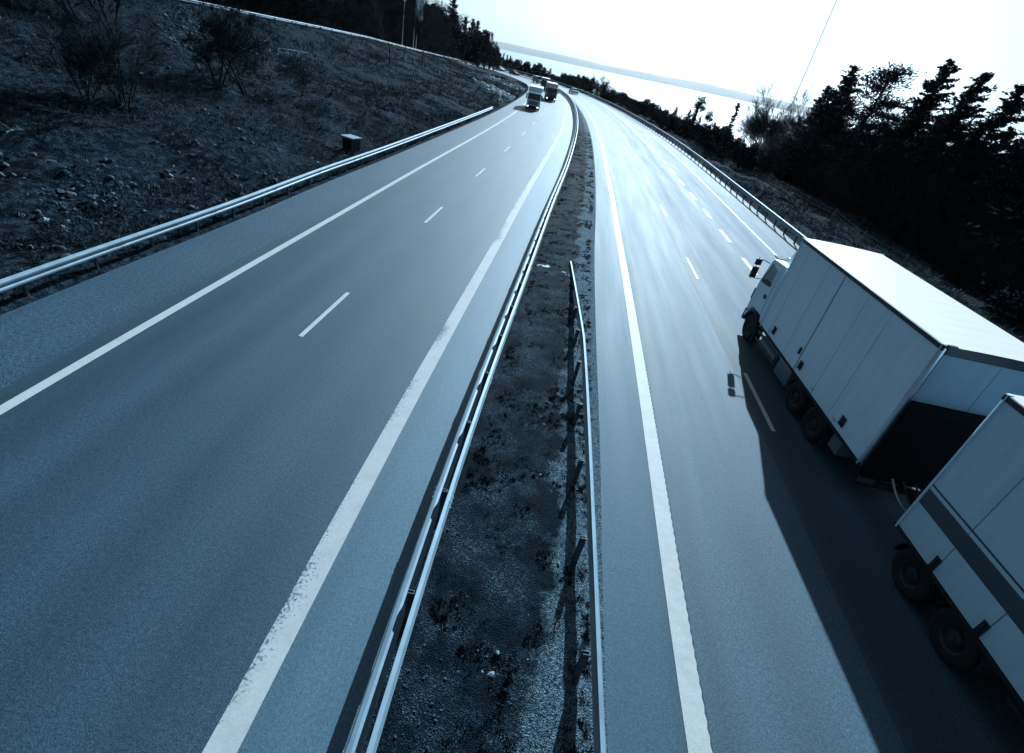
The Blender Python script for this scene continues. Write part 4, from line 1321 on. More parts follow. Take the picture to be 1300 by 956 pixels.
CON = [conifer(11, 12, 3.0, .35, 1.15, step=.27), conifer(12, 13, 3.4, .3, 1.15, .45, step=.27), conifer(13, 11, 2.8, .2, 1.1, .3, step=.27), conifer(14, 12, 3.1, .6, 1.15, .5, step=.27)]
PIN = [pine(21, 11, dens=1.7), pine(22, 12, dens=1.8), pine(23, 10, dens=1.7), pine(24, 8, flat=True)]
BAR = [bare(31, 9, kids=5, levels=4, spread=.6), bare(32, 8, kids=5, levels=4, spread=.75), bare(33, 10, kids=6, levels=4, twig=2, spread=.45)]
BUSH = [bare(41, 3.2, stems=9, kids=4, levels=3, twig=7, spread=.55, r0=.05, name='bare_bush', frac0=.15, rmin=.008), bare(42, 3.0, stems=12, kids=4, levels=3, twig=7, spread=.65, r0=.045, name='bare_bush', frac0=.1, rmin=.008), bare(43, 4.5, stems=7, kids=5, levels=3, twig=7, spread=.45, r0=.06, name='bare_bush', frac0=.15, rmin=.010)]
EVG = [shrub(51), shrub(52, 2.4, 2.4), shrub(53, 1.8, 3.2)]
THO = [bare(71, 5.5, stems=3, kids=5, levels=4, twig=2, spread=.75, r0=.13, name='thorn_tree', frac0=.2, rmin=.014), bare(72, 5.0, stems=3, kids=5, levels=4, twig=2, spread=.8, r0=.13, name='thorn_tree', frac0=.2, rmin=.014)]
DEC = [shrub(73, 3.3, 8.5, 9000, leaf=.24), shrub(74, 3.8, 8.0, 9000, leaf=.24)]
SPR = conifer(61, 8, 1.0, .4, .5, .5, .2, .4)
THIN = bare(62, 9, kids=3, levels=2, twig=2, spread=.4, r0=.06, name='sapling', frac0=.55)


def on(x, y):
    return hz(x, y) - .08


# -- four bare trees standing on the bank below the ramp
for (px, py, sc, pr, lab) in ((573, 89, .78, BAR[1], 'spreading bare tree on the bank below the ramp, rightmost and widest crowned'),
                              (535, 83, .80, BAR[2], 'slim bare tree on the bank, right below the pale hanging flags'),
                              (511, 76, .74, BAR[0], 'dark bare tree on the bank just left of the flagpoles'),
                              (494, 81, .70, BAR[2], 'leftmost bare tree of the row on the bank below the ramp')):
    x, y, z = hit(px, py)
    plant(pr, x, y, z - .1, sc, rng.random() * 6, lab, 'tree')
# shrubs and small trees on the near bank
for (px, py, sc, pr, lab, nm) in ((277, 112, .85, THO[0], 'rounded bare thorn tree on the terrace, left one of the pair', 'thorn_tree'),
                                  (313, 120, .92, THO[1], 'rounded bare thorn tree on the terrace, right one of the pair', 'thorn_tree'),
                                  (160, 134, 1.25, BUSH[1], 'wide tangled bare bush spreading in the middle of the near bank', 'bare_bush'),
                                  (112, 128, 1.0, BUSH[0], 'lower bare bush at the left side of the wide tangled bush', 'bare_bush'),
                                  (146, 45, 1.2, THO[0], 'tall dark bare tree high on the bank near the top left corner', 'bare_tree'),
                                  (100, 28, 1.1, THO[1], 'bare tree high on the bank, left of the tall dark one', 'bare_tree'),
                                  (385, 122, .42, THO[0], 'small dark sapling beside a pale horizontal branch on the bank', 'sapling')):
    x, y, z = hit(px, py)
    plant(pr, x, y, z - .05, sc, rng.random() * 6, lab, 'bush' if 'bush' in nm else 'tree', name=nm)
# fallen pale branches
for (pts, lab, r1) in (([(354, 77), (366, 79), (391, 81)], 'pale straight branch lying across the top of the small sapling', .05),
                       ([(24, 137), (45, 140), (90, 147)], 'long thin fallen branch in the dead grass below the wide bush', .035),
                       ([(30, 131), (52, 143), (105, 150)], 'second thin fallen branch crossing the long one in the grass', .03),
                       ([(10, 174), (20, 171), (33, 171)], 'short pale fallen branch near the left edge of the bank', .03)):
    mb = MB(); W = [hit(*p) for p in pts]
    c0 = W[0]
    lift = 1.0 if 'sapling' in lab else .12
    mb.tube([(q[0] - c0[0], q[1] - c0[1], q[2] - c0[2] + lift) for q in W], [r1, r1 * .9, r1 * .4], 6)
    # side twigs
    a, b_ = Vector((0, 0, lift)), Vector((W[-1][0] - c0[0], W[-1][1] - c0[1], W[-1][2] - c0[2] + lift))
    for k in range(2):
        p = a.lerp(b_, .45 + .3 * k); mb.tube([p, p + Vector((rng.gauss(0, .25), rng.gauss(0, .25), .2 + .2 * rng.random()))], [r1 * .4, r1 * .15], 4)
    o = mb.build('fallen_branch', ROCK if 'pale' in lab else ROCK_D, None, loc=c0); tag(o, lab, 'branch')

# -- the wood behind the ramp road
k = 0
for i in range(250):
    t = rng.uniform(Ramp.s_at_y(34), Ramp.s_at_y(180)); d = 9.0 + rng.random() ** 1.3 * 22
    p = Ramp.at(t); T = Ramp.tan(t); q = p - np.array([T[1], -T[0]]) * d
    if q[1] < 24 or (q[0] < -110): continue
    q = (float(q[0]), float(q[1]))
    ty = rng.random()
    if ty < .50: pr = rng.choice(CON[:3]); lab = 'dark conifer in the dense wood behind the upper ramp road'; sc = rng.uniform(.8, 1.15)
    elif ty < .62: pr = rng.choice(PIN[:3]); lab = 'dark open-crowned pine in the wood behind the upper ramp road'; sc = rng.uniform(.9, 1.2)
    else: pr = rng.choice(BAR); lab = 'leafless broadleaf tree in the wood behind the upper ramp road'; sc = rng.uniform(1.1, 1.5)
    plant(pr, q[0], q[1], on(*q), sc, rng.random() * 6.28, lab, 'tree', 'trees of the dark wood behind the ramp')
for i in range(75):
    t = rng.uniform(Ramp.s_at_y(118), Ramp.s_at_y(185)); d = 8.6 + rng.random() * 13
    p = Ramp.at(t); T = Ramp.tan(t); q = p - np.array([T[1], -T[0]]) * d; q = (float(q[0]), float(q[1]))
    pr, lab = (rng.choice(CON[:3]), 'dark conifer in the dense wood behind the upper ramp road') if rng.random() < .6 else (rng.choice(BAR), 'leafless broadleaf tree in the wood behind the upper ramp road')
    plant(pr, q[0], q[1], on(*q), rng.uniform(.8, 1.15), rng.random() * 6.28, lab, 'tree', 'trees of the dark wood behind the ramp')
# dense undergrowth front of the wood and the rounded end of the wood
for i in range(54):
    t = Ramp.s_at_y(46) + i * (Ramp.s_at_y(182) - Ramp.s_at_y(46)) / 54; d = 8.4 + rng.random() * 2.5
    p = Ramp.at(t); T = Ramp.tan(t); q = p - np.array([T[1], -T[0]]) * d
    plant(rng.choice(BUSH + EVG), float(q[0]), float(q[1]), on(float(q[0]), float(q[1])), rng.uniform(.9, 1.5), rng.random() * 6.28, 'dark bush at the foot of the wood along the ramp road', 'bush', 'bushes edging the dark wood', tn='stem', cn='branches', name='bush')
for i, (px, yy, sc, pr, lab) in enumerate(((628, 183, .66, DEC[0], 'lowest rounded leafy tree ending the dark wood on the right'), (622, 180, .98, DEC[1], 'rounded tall tree at the right end of the dark wood'), (615, 178, 1.25, DEC[0], 'second rounded tree from the right end of the dark wood'),
                                          (607, 176, 1.4, DEC[1], 'third rounded tree from the right end of the dark wood'), (600, 172, .92, CON[1], 'pointed conifer rising left of the rounded trees'), (592, 170, 1.0, CON[0], 'second pointed conifer left of the rounded trees'),
                                          (585, 168, 1.1, CON[2], 'tallest pointed conifer left of the rounded trees'), (577, 165, 1.2, DEC[0], 'rounded tree among the pointed conifers of the wood'), (569, 160, 1.2, CON[1], 'dark conifer behind the rightmost bare bank tree'))):
    X = (px - 650) * math.cos(ROLL) + (80 - 433) * math.sin(ROLL)
    X = X * (yy * math.cos(PITCH) + 3) / FPX
    plant(pr, X, yy, on(X, yy), sc, i * 1.3, lab, 'tree', name='wood_edge_tree')

# -- band of low trees beyond the seaward rail
k = 0
for i in range(74):
    yy = 78 + 150 * (i / 74)
    t = Rrail.s_at_y(78) + i * (Rrail.S[-1] * .985 - Rrail.s_at_y(78)) / 74
    for row in range(2):
        d = (4.5 if i > 18 else 7.5) + row * 5 + rng.random() * 3
        p = Rrail.at(t); T = Rrail.tan(t); q = p + np.array([T[1], -T[0]]) * d
        x, y = float(q[0]), float(q[1])
        u = i / 74
        if rng.random() < .62: pr = rng.choice(EVG); sc = rng.uniform(.8, 1.35) * (1.0 + .5 * min(1, u * 2)); nm = 'evergreen_bush'; lab = 'dark evergreen bush in the low belt beyond the seaward rail'; tn, cn = 'stem', 'foliage'
        elif rng.random() < .5: pr = rng.choice(CON); sc = rng.uniform(.3, .48); nm = 'young_conifer'; lab = 'young dark conifer in the low belt beyond the seaward rail'; tn, cn = 'trunk', 'crown'
        else: pr = rng.choice(BUSH); sc = rng.uniform(.9, 1.4); nm = 'bare_bush'; lab = 'bare bush in the low belt beyond the seaward rail'; tn, cn = 'stem', 'branches'
        plant(pr, x, y, on(x, y) - (.2 if row else 0), sc, rng.random() * 6.28, lab, 'bush' if 'bush' in nm else 'tree', 'low belt of bushes beyond the seaward rail', tn=tn, cn=cn, name=nm)


def upx(px, py, yy):
    c = (px - 650) * math.cos(ROLL) + (py - 433) * math.sin(ROLL)
    return c * (yy * math.cos(PITCH) + 5) / FPX


for (px, yy, sc, lab) in ((659, 222, 1.75, 'round dark tree at the far end of the visible motorway'), (672, 215, 1.45, 'lower round dark tree right of the tallest far round one')):
    X = upx(px, 90, yy); plant(EVG[0], X, yy, on(X, yy), sc, .3, lab, 'tree', name='round_tree')
for j, (px, yy) in enumerate(((636, 225), (641, 227), (646, 226))):
    X = upx(px, 90, yy); plant(SPR, X, yy, on(X, yy), .75, j, ['leftmost of the three thin poplars at the road end', 'middle one of the three thin poplars at the road end', 'rightmost of the three thin poplars at the road end'][j], 'tree', name='poplar_tree')


def grounded(px, py, yy):
    """a point at distance yy in the direction of a pixel, set on the terrain"""
    X = upx(px, py, yy); return X, yy, on(X, yy)


# -- seaward slope: pines against the sky, thickets below
big = [(1000, 222, 80, 1.48, CON[0], 'tall windswept pine at the left end of the seaward group'),
       (1046, 240, 74, 1.5, PIN[1], 'second tall pine of the seaward group, open on its right'),
       (1090, 250, 68, 1.52, CON[1], 'ragged windswept conifer in the middle of the seaward group'),
       (1122, 262, 62, 1.50, CON[3], 'conifer leaning right of the middle one with a slim pointed top'),
       (1160, 276, 56, 1.45, CON[0], 'broad dark conifer behind the fence, right of the leaning one'),
       (1200, 290, 50, 1.45, CON[3], 'ragged conifer second from the right edge'),
       (1236, 300, 46, 1.5, PIN[0], 'open crowned pine at the right edge of the picture'),
       (1025, 230, 92, 1.4, CON[2], 'narrow conifer behind the gap of the first two tall pines'),
       (1070, 245, 84, 1.45, PIN[2], 'pine half hidden behind the middle of the seaward group'),
       (1140, 262, 74, 1.45, PIN[0], 'pine half hidden behind the leaning conifer'),
       (1215, 280, 62, 1.5, CON[1], 'conifer at the back near the right edge'),
       (1270, 300, 40, 1.35, CON[1], 'dense conifer just beyond the right edge fence')]
for (px, py, yy, sc, pr, lab) in big:
    X, Y_, Z_ = grounded(px, py, yy)
    plant(pr, X, Y_, Z_, sc * .94, rng.uniform(-.5, .5), lab, 'tree', name='pine_tree', lean=(R(rng.uniform(-2, 2)), R(rng.uniform(1, 5))))
for i in range(86):
    px = rng.uniform(985, 1400); yy = rng.uniform(26, 88) * (1.0 if px > 1080 else 1.1)
    f = (px - 985) / 415
    yy = max(yy, 84 - 62 * f)
    X = upx(px, 230 + f * 110, yy)
    if X - 17 < 10 + 4 * rng.random(): continue
    pr = rng.choice(BUSH + EVG[:2] + BUSH); 
    plant(pr, X, yy, on(X, yy), rng.uniform(1.0, 1.7), rng.random() * 6.28, 'dark leafless bush in the thicket under the seaward pines', 'bush', 'bushes of the thicket under the pines', tn='stem', cn='branches', name='thicket_bush')
for i in range(64):
    f = (i + rng.random()) / 64; px = 1005 + 400 * f + rng.uniform(-10, 10); yy = 98 - 66 * f + rng.uniform(-3, 14)
    X = upx(px, 225 + f * 100, yy)
    plant(rng.choice(CON), X, yy, on(X, yy), rng.uniform(.85, 1.3), rng.random() * 1.2 - .6, 'dark conifer filling the dense seaward grove', 'tree', 'conifers filling the seaward grove', name='conifer_tree')
for i in range(50):
    f = (i + rng.random()) / 50; px = 1000 + 400 * f + rng.uniform(-10, 10); yy = 90 - 66 * f + rng.uniform(-2, 8)
    X = upx(px, 225 + f * 110, yy)
    plant(rng.choice(EVG), X, yy, on(X, yy), rng.uniform(1.1, 1.9), rng.random() * 6, 'dark evergreen bush at the foot of the seaward grove', 'bush', 'evergreen bushes at the foot of the seaward grove', tn='stem', cn='foliage', name='evergreen_bush')
for i in range(26):
    f = i / 26; px = 1010 + 330 * f + rng.uniform(-10, 10); yy = 96 - 58 * f + rng.uniform(-4, 10)
    X = upx(px, 225 + f * 100, yy)
    plant(rng.choice(BAR), X, yy, on(X, yy), rng.uniform(.85, 1.15), rng.random() * 6.28, 'bare broadleaf tree among the seaward pines', 'tree', 'bare trees among the seaward pines')
# open gap with thin growth against the sea
for (px, py, yy, pr, sc, lab, nm) in ((873, 180, 112, PIN[3], .95, 'small flat-topped pine standing against the bright sea', 'pine_tree'),
                                      (888, 184, 116, PIN[3], .72, 'lower flat-topped pine right beside the small one', 'pine_tree'),
                                      (915, 190, 104, SPR, 1.12, 'thin half-dead spruce standing clear against the sea', 'spruce_tree'),
                                      (897, 186, 108, SPR, .62, 'short dense little spruce left of the half-dead one', 'spruce_tree'),
                                      (930, 194, 102, THIN, .95, 'thin bare sapling leaning right of the half-dead spruce', 'sapling'),
                                      (941, 196, 100, THIN, .8, 'second thin bare sapling next to the leaning one', 'sapling')):
    X, Y_, Z_ = grounded(px, py, yy); plant(pr, X, Y_, Z_, sc, 1.3, lab, 'tree', name=nm)
for i in range(30):
    f = i / 30; px = 948 + 66 * f + rng.uniform(-4, 4); yy = 108 - 22 * f + rng.uniform(-6, 6)
    X = upx(px, 200, yy)
    plant(rng.choice([BUSH[2], BAR[2], BUSH[2], BAR[0]]), X, yy, on(X, yy), rng.uniform(.75, 1.1) * (1 + .2 * f), rng.random() * 6.28, 'tall bare bush in the see-through clump before the sea', 'bush', 'see-through bare clump before the sea', tn='stem', cn='branches', name='bare_bush')
for i in range(44):
    f = i / 44; px = 832 + 190 * f; yy = 118 - 32 * f + rng.uniform(-5, 5)
    X = upx(px, 185 + 30 * f, yy)
    plant(rng.choice(EVG[:2] + BUSH[:2]), X, yy, on(X, yy) - .1, rng.uniform(.42, .66), rng.random() * 6.28, 'low dark bush along the edge of the seaward slope', 'bush', 'low bushes on the edge of the seaward slope', tn='stem', cn='branches', name='low_bush')

# -- wire fence on the right slope
fp = [(1150, 318), (1218, 345), (1262, 366), (1335, 400)]
prev = None
posts = []
fr = None
pts3 = []
for k in range(9):
    yy = 74 - k * 6.0
    x = 27.6 - .05 * k
    pts3.append((x, yy, hz(x, yy)))
fr = empty('wire_fence', pts3[0], 0, 'old wire fence with thin leaning posts on the grass slope behind the lorry', 'fence')
for k, (x, y, z) in enumerate(pts3):
    mb = MB(); mb.tube([(0, 0, -.2), (rng.gauss(0, .03), 0, .6), (rng.gauss(0, .05), rng.gauss(0, .04), 1.25)], .045, 6)
    mb.build('post', WOODP, fr, loc=(x - pts3[0][0], y - pts3[0][1], z - pts3[0][2]))
for h_ in (.4, .8, 1.15):
    mb = MB(); W = []
    for a, b_ in zip(pts3[:-1], pts3[1:]):
        for q in range(4):
            u = q / 4; W.append((a[0] + (b_[0] - a[0]) * u - pts3[0][0], a[1] + (b_[1] - a[1]) * u - pts3[0][1], a[2] + (b_[2] - a[2]) * u - pts3[0][2] + h_ - .05 * math.sin(u * math.pi)))
    mb.tube(W, .004, 4); mb.build('wire', GALV_D, fr)

# -- flag poles behind the ramp
for j, (px, yy, fl_, lab) in enumerate(((529, 134, True, 'flagpole with a pale hanging flag, left one of the close pair'), (532.5, 133, True, 'flagpole with a pale hanging flag, right one of the close pair'), (515, 128, False, 'thin pale pole with a small lamp head, left of the flags'))):
    X = upx(px, 62, yy); zb = on(X, yy)
    root = empty('flagpole' if fl_ else 'lamp_pole', (X, yy, zb), 0, lab, 'flagpole' if fl_ else 'lamp pole')
    mb = MB(); mb.tube([(0, 0, 0), (0, 0, 6), (0, 0, 12.5)], [.11, .08, .05], 8); mb.build('pole', STEEL_PALE, root)
    if fl_:
        c = MB(); V = []
        for a in range(9):
            for b_ in range(16):
                V.append((.08 + .13 * a + .05 * math.sin(b_ * .5 + a), .12 * math.sin(a * 1.3 + b_ * .25), 12.3 - b_ * .30 - .16 * a))
        c.add(V, [(a * 16 + b_, a * 16 + b_ + 1, (a + 1) * 16 + b_ + 1, (a + 1) * 16 + b_) for a in range(8) for b_ in range(15)])
        c.build('flag', CLOTH, root, smooth=True)
    else:
        c = MB(); c.lathe([(.05, 0), (.3, .05), (.34, .3), (.2, .5), (.01, .55)], (0, 0, 9.4), 12, 'z'); c.build('lamp_head', STEEL_PALE, root)

# -- slender mast in the distance
X = 117; Yd = 300
root = empty('radio_mast', (X, Yd, -42), 0, 'very thin pale mast rising into the white sky beyond the pines', 'mast')
mb = MB(); mb.tube([(0, 0, 0), (0, 0, 150), (0, 0, 230)], [.24, .2, .16], 6); mb.build('shaft', STEEL_PALE, root)

# -- drainage well on the bank
x, y, z = hit(446, 190)
root = empty('drainage_well', (x, y, z - .1), R(-20), 'concrete drainage well with a pale lid and a dark square opening', 'drainage well')
s_ = .62
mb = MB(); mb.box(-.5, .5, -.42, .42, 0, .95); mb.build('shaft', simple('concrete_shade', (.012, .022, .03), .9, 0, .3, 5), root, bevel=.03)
mb = MB(); mb.box(-.40, .34, -.46, -.43, .08, .82); mb.build('opening', SHADE_LIFT_BLACK, root)  # black panel on the shaft face, painted in for the shade inside the opening
mb = MB(); mb.box(-.60, .60, -.55, .50, .952, 1.06); mb.build('lid', GALV_J, root, bevel=.02)
mb = MB(); mb.box(.46, .54, -.52, -.44, 0, .95); mb.build('corner_post', ROCK_D, root)
root.scale = (.85, .85, .85)


# -- rocks
def rock_mesh(seed, mat):
    r_ = random.Random(seed)
    import bmesh
    bm = bmesh.new(); bmesh.ops.create_icosphere(bm, subdivisions=2, radius=1)
    ax3 = [Vector((r_.gauss(0, 1), r_.gauss(0, 1), r_.gauss(0, 1))).normalized() for _ in range(9)]
    cut = [r_.uniform(.55, .9) for _ in ax3]
    for v in bm.verts:
        for a, c in zip(ax3, cut):
            d = v.co.dot(a)
            if d > c: v.co -= a * (d - c)
        v.co *= 1 + r_.gauss(0, .03)
    me_ = bpy.data.meshes.new('rock'); bm.to_mesh(me_); bm.free(); me_.materials.append(mat)
    return me_


RK = [rock_mesh(s, ROCK) for s in range(5)]; RKD = [rock_mesh(s + 9, ROCK_D) for s in range(5)]
big_r = [(54, 282, .42), (68, 262, .34), (152, 235, .36), (168, 236, .2), (191, 209, .2), (130, 258, .3), (217, 226, .22), (236, 218, .2), (273, 233, .17), (245, 228, .15), (278, 210, .2), (287, 212, .18), (309, 190, .2), (315, 191, .15), (388, 174, .22), (352, 150, .12), (192, 91, .2), (60, 23, .5), (48, 20, .35), (329, 53, .25), (342, 86, .18), (78, 290, .3), (30, 230, .3), (95, 268, .25), (210, 20, .3), (402, 207, .22), (470, 108, .25), (520, 118, .25), (545, 112, .2)]
for i, (px, py, s_) in enumerate(big_r):
    x, y, z = hit(px, py); s_ *= .42; z -= s_ * .25
    o = mobj('rock', (RK if i % 3 == 0 else RKD)[i % 5]); o.location = (x, y, z + s_ * .1)
    o.scale = (s_ * rng.uniform(.8, 1.3), s_ * rng.uniform(.7, 1.1), s_ * rng.uniform(.6, 1)); o.rotation_euler = (rng.random() * 6, rng.random() * 6, rng.random() * 6)
    tag(o, ['largest pale rock low on the bank near the left edge' if i == 0 else 'pale angular rock lying loose in the dead turf of the bank'][0], 'rock', 'pale rocks scattered on the bank')


def rubble(name, pts, n, smin, smax, mats, label=None, zoff=0.0, seed=1):
    r_ = random.Random(seed); mb = MB()
    srcs = [(np.array([v.co[:] for v in m_.vertices]), [tuple(p.vertices) for p in m_.polygons]) for m_ in mats]
    XY = []
    for _ in range(n):
        XY.append(pts(r_))
    XY = np.array(XY); XY = XY[Lsh.sd(XY[:, 0], XY[:, 1])[0] < -.7]; Z = height(XY[:, 0], XY[:, 1])
    for (x, y), z in zip(XY, Z):
        V, F = r_.choice(srcs); s_ = smin + (smax - smin) * r_.random() ** 2.2
        M = Matrix.Rotation(r_.random() * 6.28, 3, 'Z') @ Matrix.Rotation(r_.random() * 6.28, 3, 'X')
        W = V @ np.array(M).T * s_ * np.array([1, r_.uniform(.6, 1), r_.uniform(.5, .9)]) + np.array([x, y, z + s_ * .15 + zoff])
        mb.add(W.tolist(), F)
    o = mb.build(name, mats[0].materials[0]); tag(o, kind='stuff')
    if label: tag(o, label)
    return o


def lowpoly(seed, mat):
    r_ = random.Random(seed)
    import bmesh
    bm = bmesh.new(); bmesh.ops.create_icosphere(bm, subdivisions=1, radius=1)
    for v in bm.verts: v.co *= r_.uniform(.6, 1.1)
    me_ = bpy.data.meshes.new('stone'); bm.to_mesh(me_); bm.free(); me_.materials.append(mat)
    return me_


LP = [lowpoly(s, ROCK) for s in range(6)]; LPD = [lowpoly(s + 7, ROCK_D) for s in range(6)]


def around(pxs, spread):
    C = [hit(*p) for p in pxs]
    def f(r_):
        c = r_.choice(C); return (c[0] + r_.gauss(0, spread), c[1] + r_.gauss(0, spread * 1.6))
    return f


rubble('rubble', around([(625, 100), (640, 108), (632, 118), (645, 122), (618, 108), (655, 112), (648, 132)], 1.3), 1100, .14, .5, [lowpoly(s + 20, simple('riprap_stone', (.30, .38, .44), .8, 0, .5, 3, .3)) for s in range(4)], seed=2)
rubble('rubble', around([(625, 100), (640, 108), (632, 118), (660, 118), (655, 112)], 1.8), 700, .10, .40, LPD, seed=3)
rubble('rubble', around([(232, 60), (245, 48), (255, 35), (222, 45), (270, 28), (238, 30)], 1.0), 420, .08, .26, LPD, seed=4)
rubble('rubble', around([(352, 66), (372, 70), (385, 74)], .8), 160, .08, .2, LP, seed=5)


rubble('rubble', around([(40, 262), (75, 275), (110, 262), (60, 300), (20, 285), (150, 240), (190, 218), (235, 222), (120, 290), (90, 250)], 1.5), 260, .04, .20, LPD, seed=12)
rubble('rubble', around([(60, 270), (110, 262), (150, 240), (190, 218), (235, 222), (300, 195)], .8), 50, .03, .12, LP, seed=13)


def bank(r_):
    t = r_.uniform(5, 110); p = Lsh.at(Lsh.s_at_y(t)); T = Lsh.tan(Lsh.s_at_y(t)); d = 1 + r_.random() ** 1.7 * 22
    return (p[0] - T[1] * d, p[1] + T[0] * d)


rubble('bank_stones', bank, 1500, .04, .22, LPD, seed=6)
rubble('bank_stones', bank, 300, .04, .16, LP, seed=8)


# -- dead grass
def tufts(name, XY, hmin, hmax, blades, mat, seed, flat=.6, wd=.02, zoff=0, Z=None):
    r_ = np.random.RandomState(seed)
    if Z is None: Z = height(XY[:, 0], XY[:, 1])
    n = len(XY)
    P = np.repeat(np.stack([XY[:, 0], XY[:, 1], Z + zoff], 1), blades, 0)
    m_ = len(P)
    a = r_.rand(m_) * 6.283; el = np.clip(r_.rand(m_) ** flat * 1.4, .1, 1.45)
    D = np.stack([np.cos(a) * np.cos(el), np.sin(a) * np.cos(el), np.sin(el)], 1)
    L = hmin + (hmax - hmin) * r_.rand(m_) ** 1.5
    P = P + np.stack([r_.randn(m_) * hmax * .2, r_.randn(m_) * hmax * .2, np.zeros(m_)], 1) + D * L[:, None] * .5
    me_ = quads_mesh(name, P, D, r_.randn(m_, 3), L, np.full(m_, wd) * (1 + r_.rand(m_)), mat)
    o = mobj(name, me_); tag(o, kind='stuff'); return o


r_ = np.random.RandomState(5)


def bank_pts(n, y0, y1, pw=1.2):
    out = []
    ss = r_.uniform(Lsh.s_at_y(y0), Lsh.s_at_y(y1), n); dd = .5 + (r_.rand(n) ** pw) * 30
    P = np.stack([np.interp(ss, Lsh.S, Lsh.P[:, 0]), np.interp(ss, Lsh.S, Lsh.P[:, 1])], 1); Nn = np.stack([np.interp(ss, Lsh.S, Lsh.N[:, 0]), np.interp(ss, Lsh.S, Lsh.N[:, 1])], 1)
    return P - Nn * dd[:, None]


def clump(XY, sc, thr):
    return XY[vn(XY[:, 0] * sc + 40, XY[:, 1] * sc) > thr]


tufts('grass', clump(bank_pts(26000, 2, 60), .5, -.1), .10, .36, 8, GRASS, 1, .9, .011)
tufts('grass', clump(bank_pts(14000, 2, 60), .8, 0.0), .10, .34, 8, GRASS_D, 2, .7, .018)
tufts('grass', clump(bank_pts(16000, 45, 150), .35, -.1), .2, .55, 6, GRASS, 3, .8, .03)
# right verge and slope
def right_pts(n, y0, y1, dmax):
    ss = r_.uniform(Rrail.s_at_y(y0), Rrail.s_at_y(y1), n); dd = .6 + r_.rand(n) * dmax
    P = np.stack([np.interp(ss, Rrail.S, Rrail.P[:, 0]), np.interp(ss, Rrail.S, Rrail.P[:, 1])], 1); Nn = np.stack([np.interp(ss, Rrail.S, Rrail.N[:, 0]), np.interp(ss, Rrail.S, Rrail.N[:, 1])], 1)
    return P + Nn * dd[:, None]


tufts('grass', clump(right_pts(9000, 14, 95, 20), .4, -.15), .2, .6, 6, GRASS, 4, .8, .025)
tufts('grass', clump(right_pts(5000, 14, 130, 24), .6, -.05), .2, .5, 6, GRASS_D, 6, .7, .03)

# median: weeds, gravel and pale stones
n = 9500
yy = 1.0 + 70 * r_.rand(n) ** 1.6
xl = np.interp(yy, medL.P[:, 1][:150], medL.P[:, 0][:150]); xr = np.interp(yy, medR.P[:, 1][:150], medR.P[:, 0][:150])
xx = xl + (xr - xl) * (.10 + .82 * r_.rand(n))
XY = np.stack([xx, yy], 1); XY = XY[vn(XY[:, 0] * 1.7 + 11, XY[:, 1] * 1.1) + .25 * vn(XY[:, 0] * 4, XY[:, 1] * 4) > -.14]
tufts('weeds', XY, .025, .09, 22, GRASS_D, 7, .8, .009, .03, Z=np.zeros(len(XY)))
tufts('weeds', XY[::2] + .05, .03, .10, 16, GRASS, 9, .9, .005, .03, Z=np.zeros(len(XY[::2])))
gr_ = MB(); rr2 = random.Random(12)
src = [(np.array([v.co[:] for v in m_.vertices]), [tuple(p.vertices) for p in m_.polygons]) for m_ in LP]
for q in range(7000):
    y = 1.5 + 60 * rr2.random() ** 1.8
    a = float(np.interp(y, medL.P[:150, 1], medL.P[:150, 0])); c = float(np.interp(y, medR.P[:150, 1], medR.P[:150, 0]))
    u = rr2.random()
    x = a + (c - a) * (.05 + .92 * u)
    V, F = rr2.choice(src); s_ = rr2.uniform(.005, .012) + .022 * rr2.random() ** 6
    gr_.add((V * s_ * np.array([1, .8, .7]) + np.array([x, y, .05])).tolist(), F)
tag(gr_.build('gravel', ROCK_D), kind='stuff')
for i, (px, py, s_) in enumerate(((686, 603, .055), (624, 857, .07), (632, 829, .05), (709, 716, .045), (686, 529, .04), (694, 510, .05), (697, 512, .04), (691, 539, .045), (647, 770, .05), (651, 762, .04), (653, 778, .035), (670, 782, .04), (702, 780, .04), (703, 590, .035), (700, 434, .05), (612, 853, .035), (690, 560, .03), (669, 838, .03))):
    d = ray(px, py); t = -(CAMH - .06) / d.z
    o = mobj('stone', LP[i % 6]); o.location = (d.x * t, d.y * t, .06); o.scale = (s_, s_ * .8, s_ * .7); o.rotation_euler = (rng.random(), rng.random(), rng.random() * 6)
    tag(o, 'small pale stone lying on the dark gravel of the median', 'stone', 'pale stones on the median')
# crumpled litter by the rail end
for i, (px, py, lab) in enumerate(((711, 346, 'pale torn plastic scrap beside the lowered end of the median rail'), (683, 339, 'small pale paper scrap left of the torn plastic on the median'))):
    d = ray(px, py); t = -(CAMH - .06) / d.z
    mb = MB(); V = []
    for a in range(7):
        for b_ in range(4):
            V.append((.09 * a + .03 * rng.random(), .07 * b_ + .03 * math.sin(a), .03 + .05 * rng.random()))
    mb.add(V, [(a * 4 + b_, a * 4 + b_ + 1, a * 4 + b_ + 5, a * 4 + b_ + 4) for a in range(6) for b_ in range(3)])
    o = mb.build('litter', CLOTH, loc=(d.x * t, d.y * t, .03)); o.rotation_euler = (0, 0, -.6 + i); tag(o, lab, 'litter')

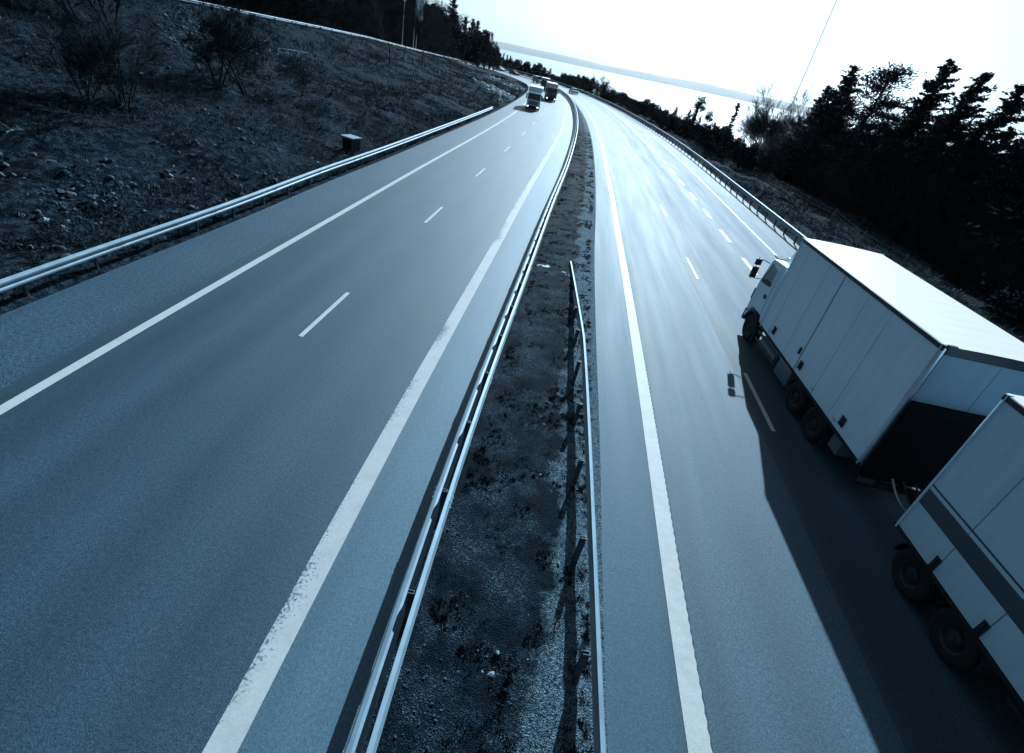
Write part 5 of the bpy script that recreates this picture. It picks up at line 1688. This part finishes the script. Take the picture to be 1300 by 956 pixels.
# ------------------------------------------------------------------ light, sky, air
SUN_EL = math.atan(1 / 1.86); SUN_AZ = math.atan2(.47, 1.8)
TINT = (.63, .845, 1.0)
w = bpy.data.worlds.new('World'); S.world = w; w.use_nodes = True
nt = w.node_tree; bg = nt.nodes['Background']
sky = nt.nodes.new('ShaderNodeTexSky'); sky.sky_type = 'NISHITA'; sky.sun_disc = False
sky.sun_elevation = SUN_EL; sky.sun_rotation = SUN_AZ
sky.air_density = 1.0; sky.dust_density = 2.0; sky.ozone_density = 1.0; sky.altitude = 50
mx = nt.nodes.new('ShaderNodeMix'); mx.data_type = 'RGBA'; mx.blend_type = 'MULTIPLY'; mx.inputs[0].default_value = 1
bw = nt.nodes.new('ShaderNodeRGBToBW'); nt.links.new(sky.outputs[0], bw.inputs[0]); nt.links.new(bw.outputs[0], mx.inputs[6]); mx.inputs[7].default_value = (*TINT, 1)
nt.links.new(mx.outputs[2], bg.inputs[0]); bg.inputs[1].default_value = .055
sl_ = bpy.data.lights.new('sun', 'SUN'); sl_.energy = 4.8; sl_.angle = R(.5); sl_.color = (.68, .87, 1.0)
so = bpy.data.objects.new('sun', sl_); COL.objects.link(so)
sd_ = Vector((math.sin(SUN_AZ) * math.cos(SUN_EL), math.cos(SUN_AZ) * math.cos(SUN_EL), math.sin(SUN_EL)))
so.rotation_euler = sd_.to_track_quat('Z', 'Y').to_euler()
so.location = (0, 0, 60)

mt = bpy.data.materials.new('haze_air'); mt.use_nodes = True
nt = mt.node_tree; nt.nodes.remove(nt.nodes['Principled BSDF'])
pv = nt.nodes.new('ShaderNodeVolumePrincipled'); pv.inputs['Color'].default_value = (.96, .98, 1, 1)
pv.inputs['Density'].default_value = 2.2e-5; pv.inputs['Anisotropy'].default_value = .35
nt.links.new(pv.outputs[0], nt.nodes['Material Output'].inputs['Volume'])
mb = MB(); mb.box(-9500, 12500, -320, 10900, -62, 160)
if HAZE:
    tag(mb.build('haze', mt), kind='stuff')

S.view_settings.view_transform = 'Standard'; S.view_settings.look = 'None'
S.view_settings.exposure = .88; S.view_settings.gamma = 1; S.view_settings.use_curve_mapping = False
S.render.engine = 'CYCLES'
S.cycles.use_denoising = True
S.cycles.max_bounces = 6; S.cycles.diffuse_bounces = 3; S.cycles.glossy_bounces = 3; S.cycles.transmission_bounces = 4; S.cycles.volume_bounces = 1
S.cycles.use_adaptive_sampling = True; S.cycles.adaptive_threshold = .02
S.cycles.sample_clamp_indirect = 6
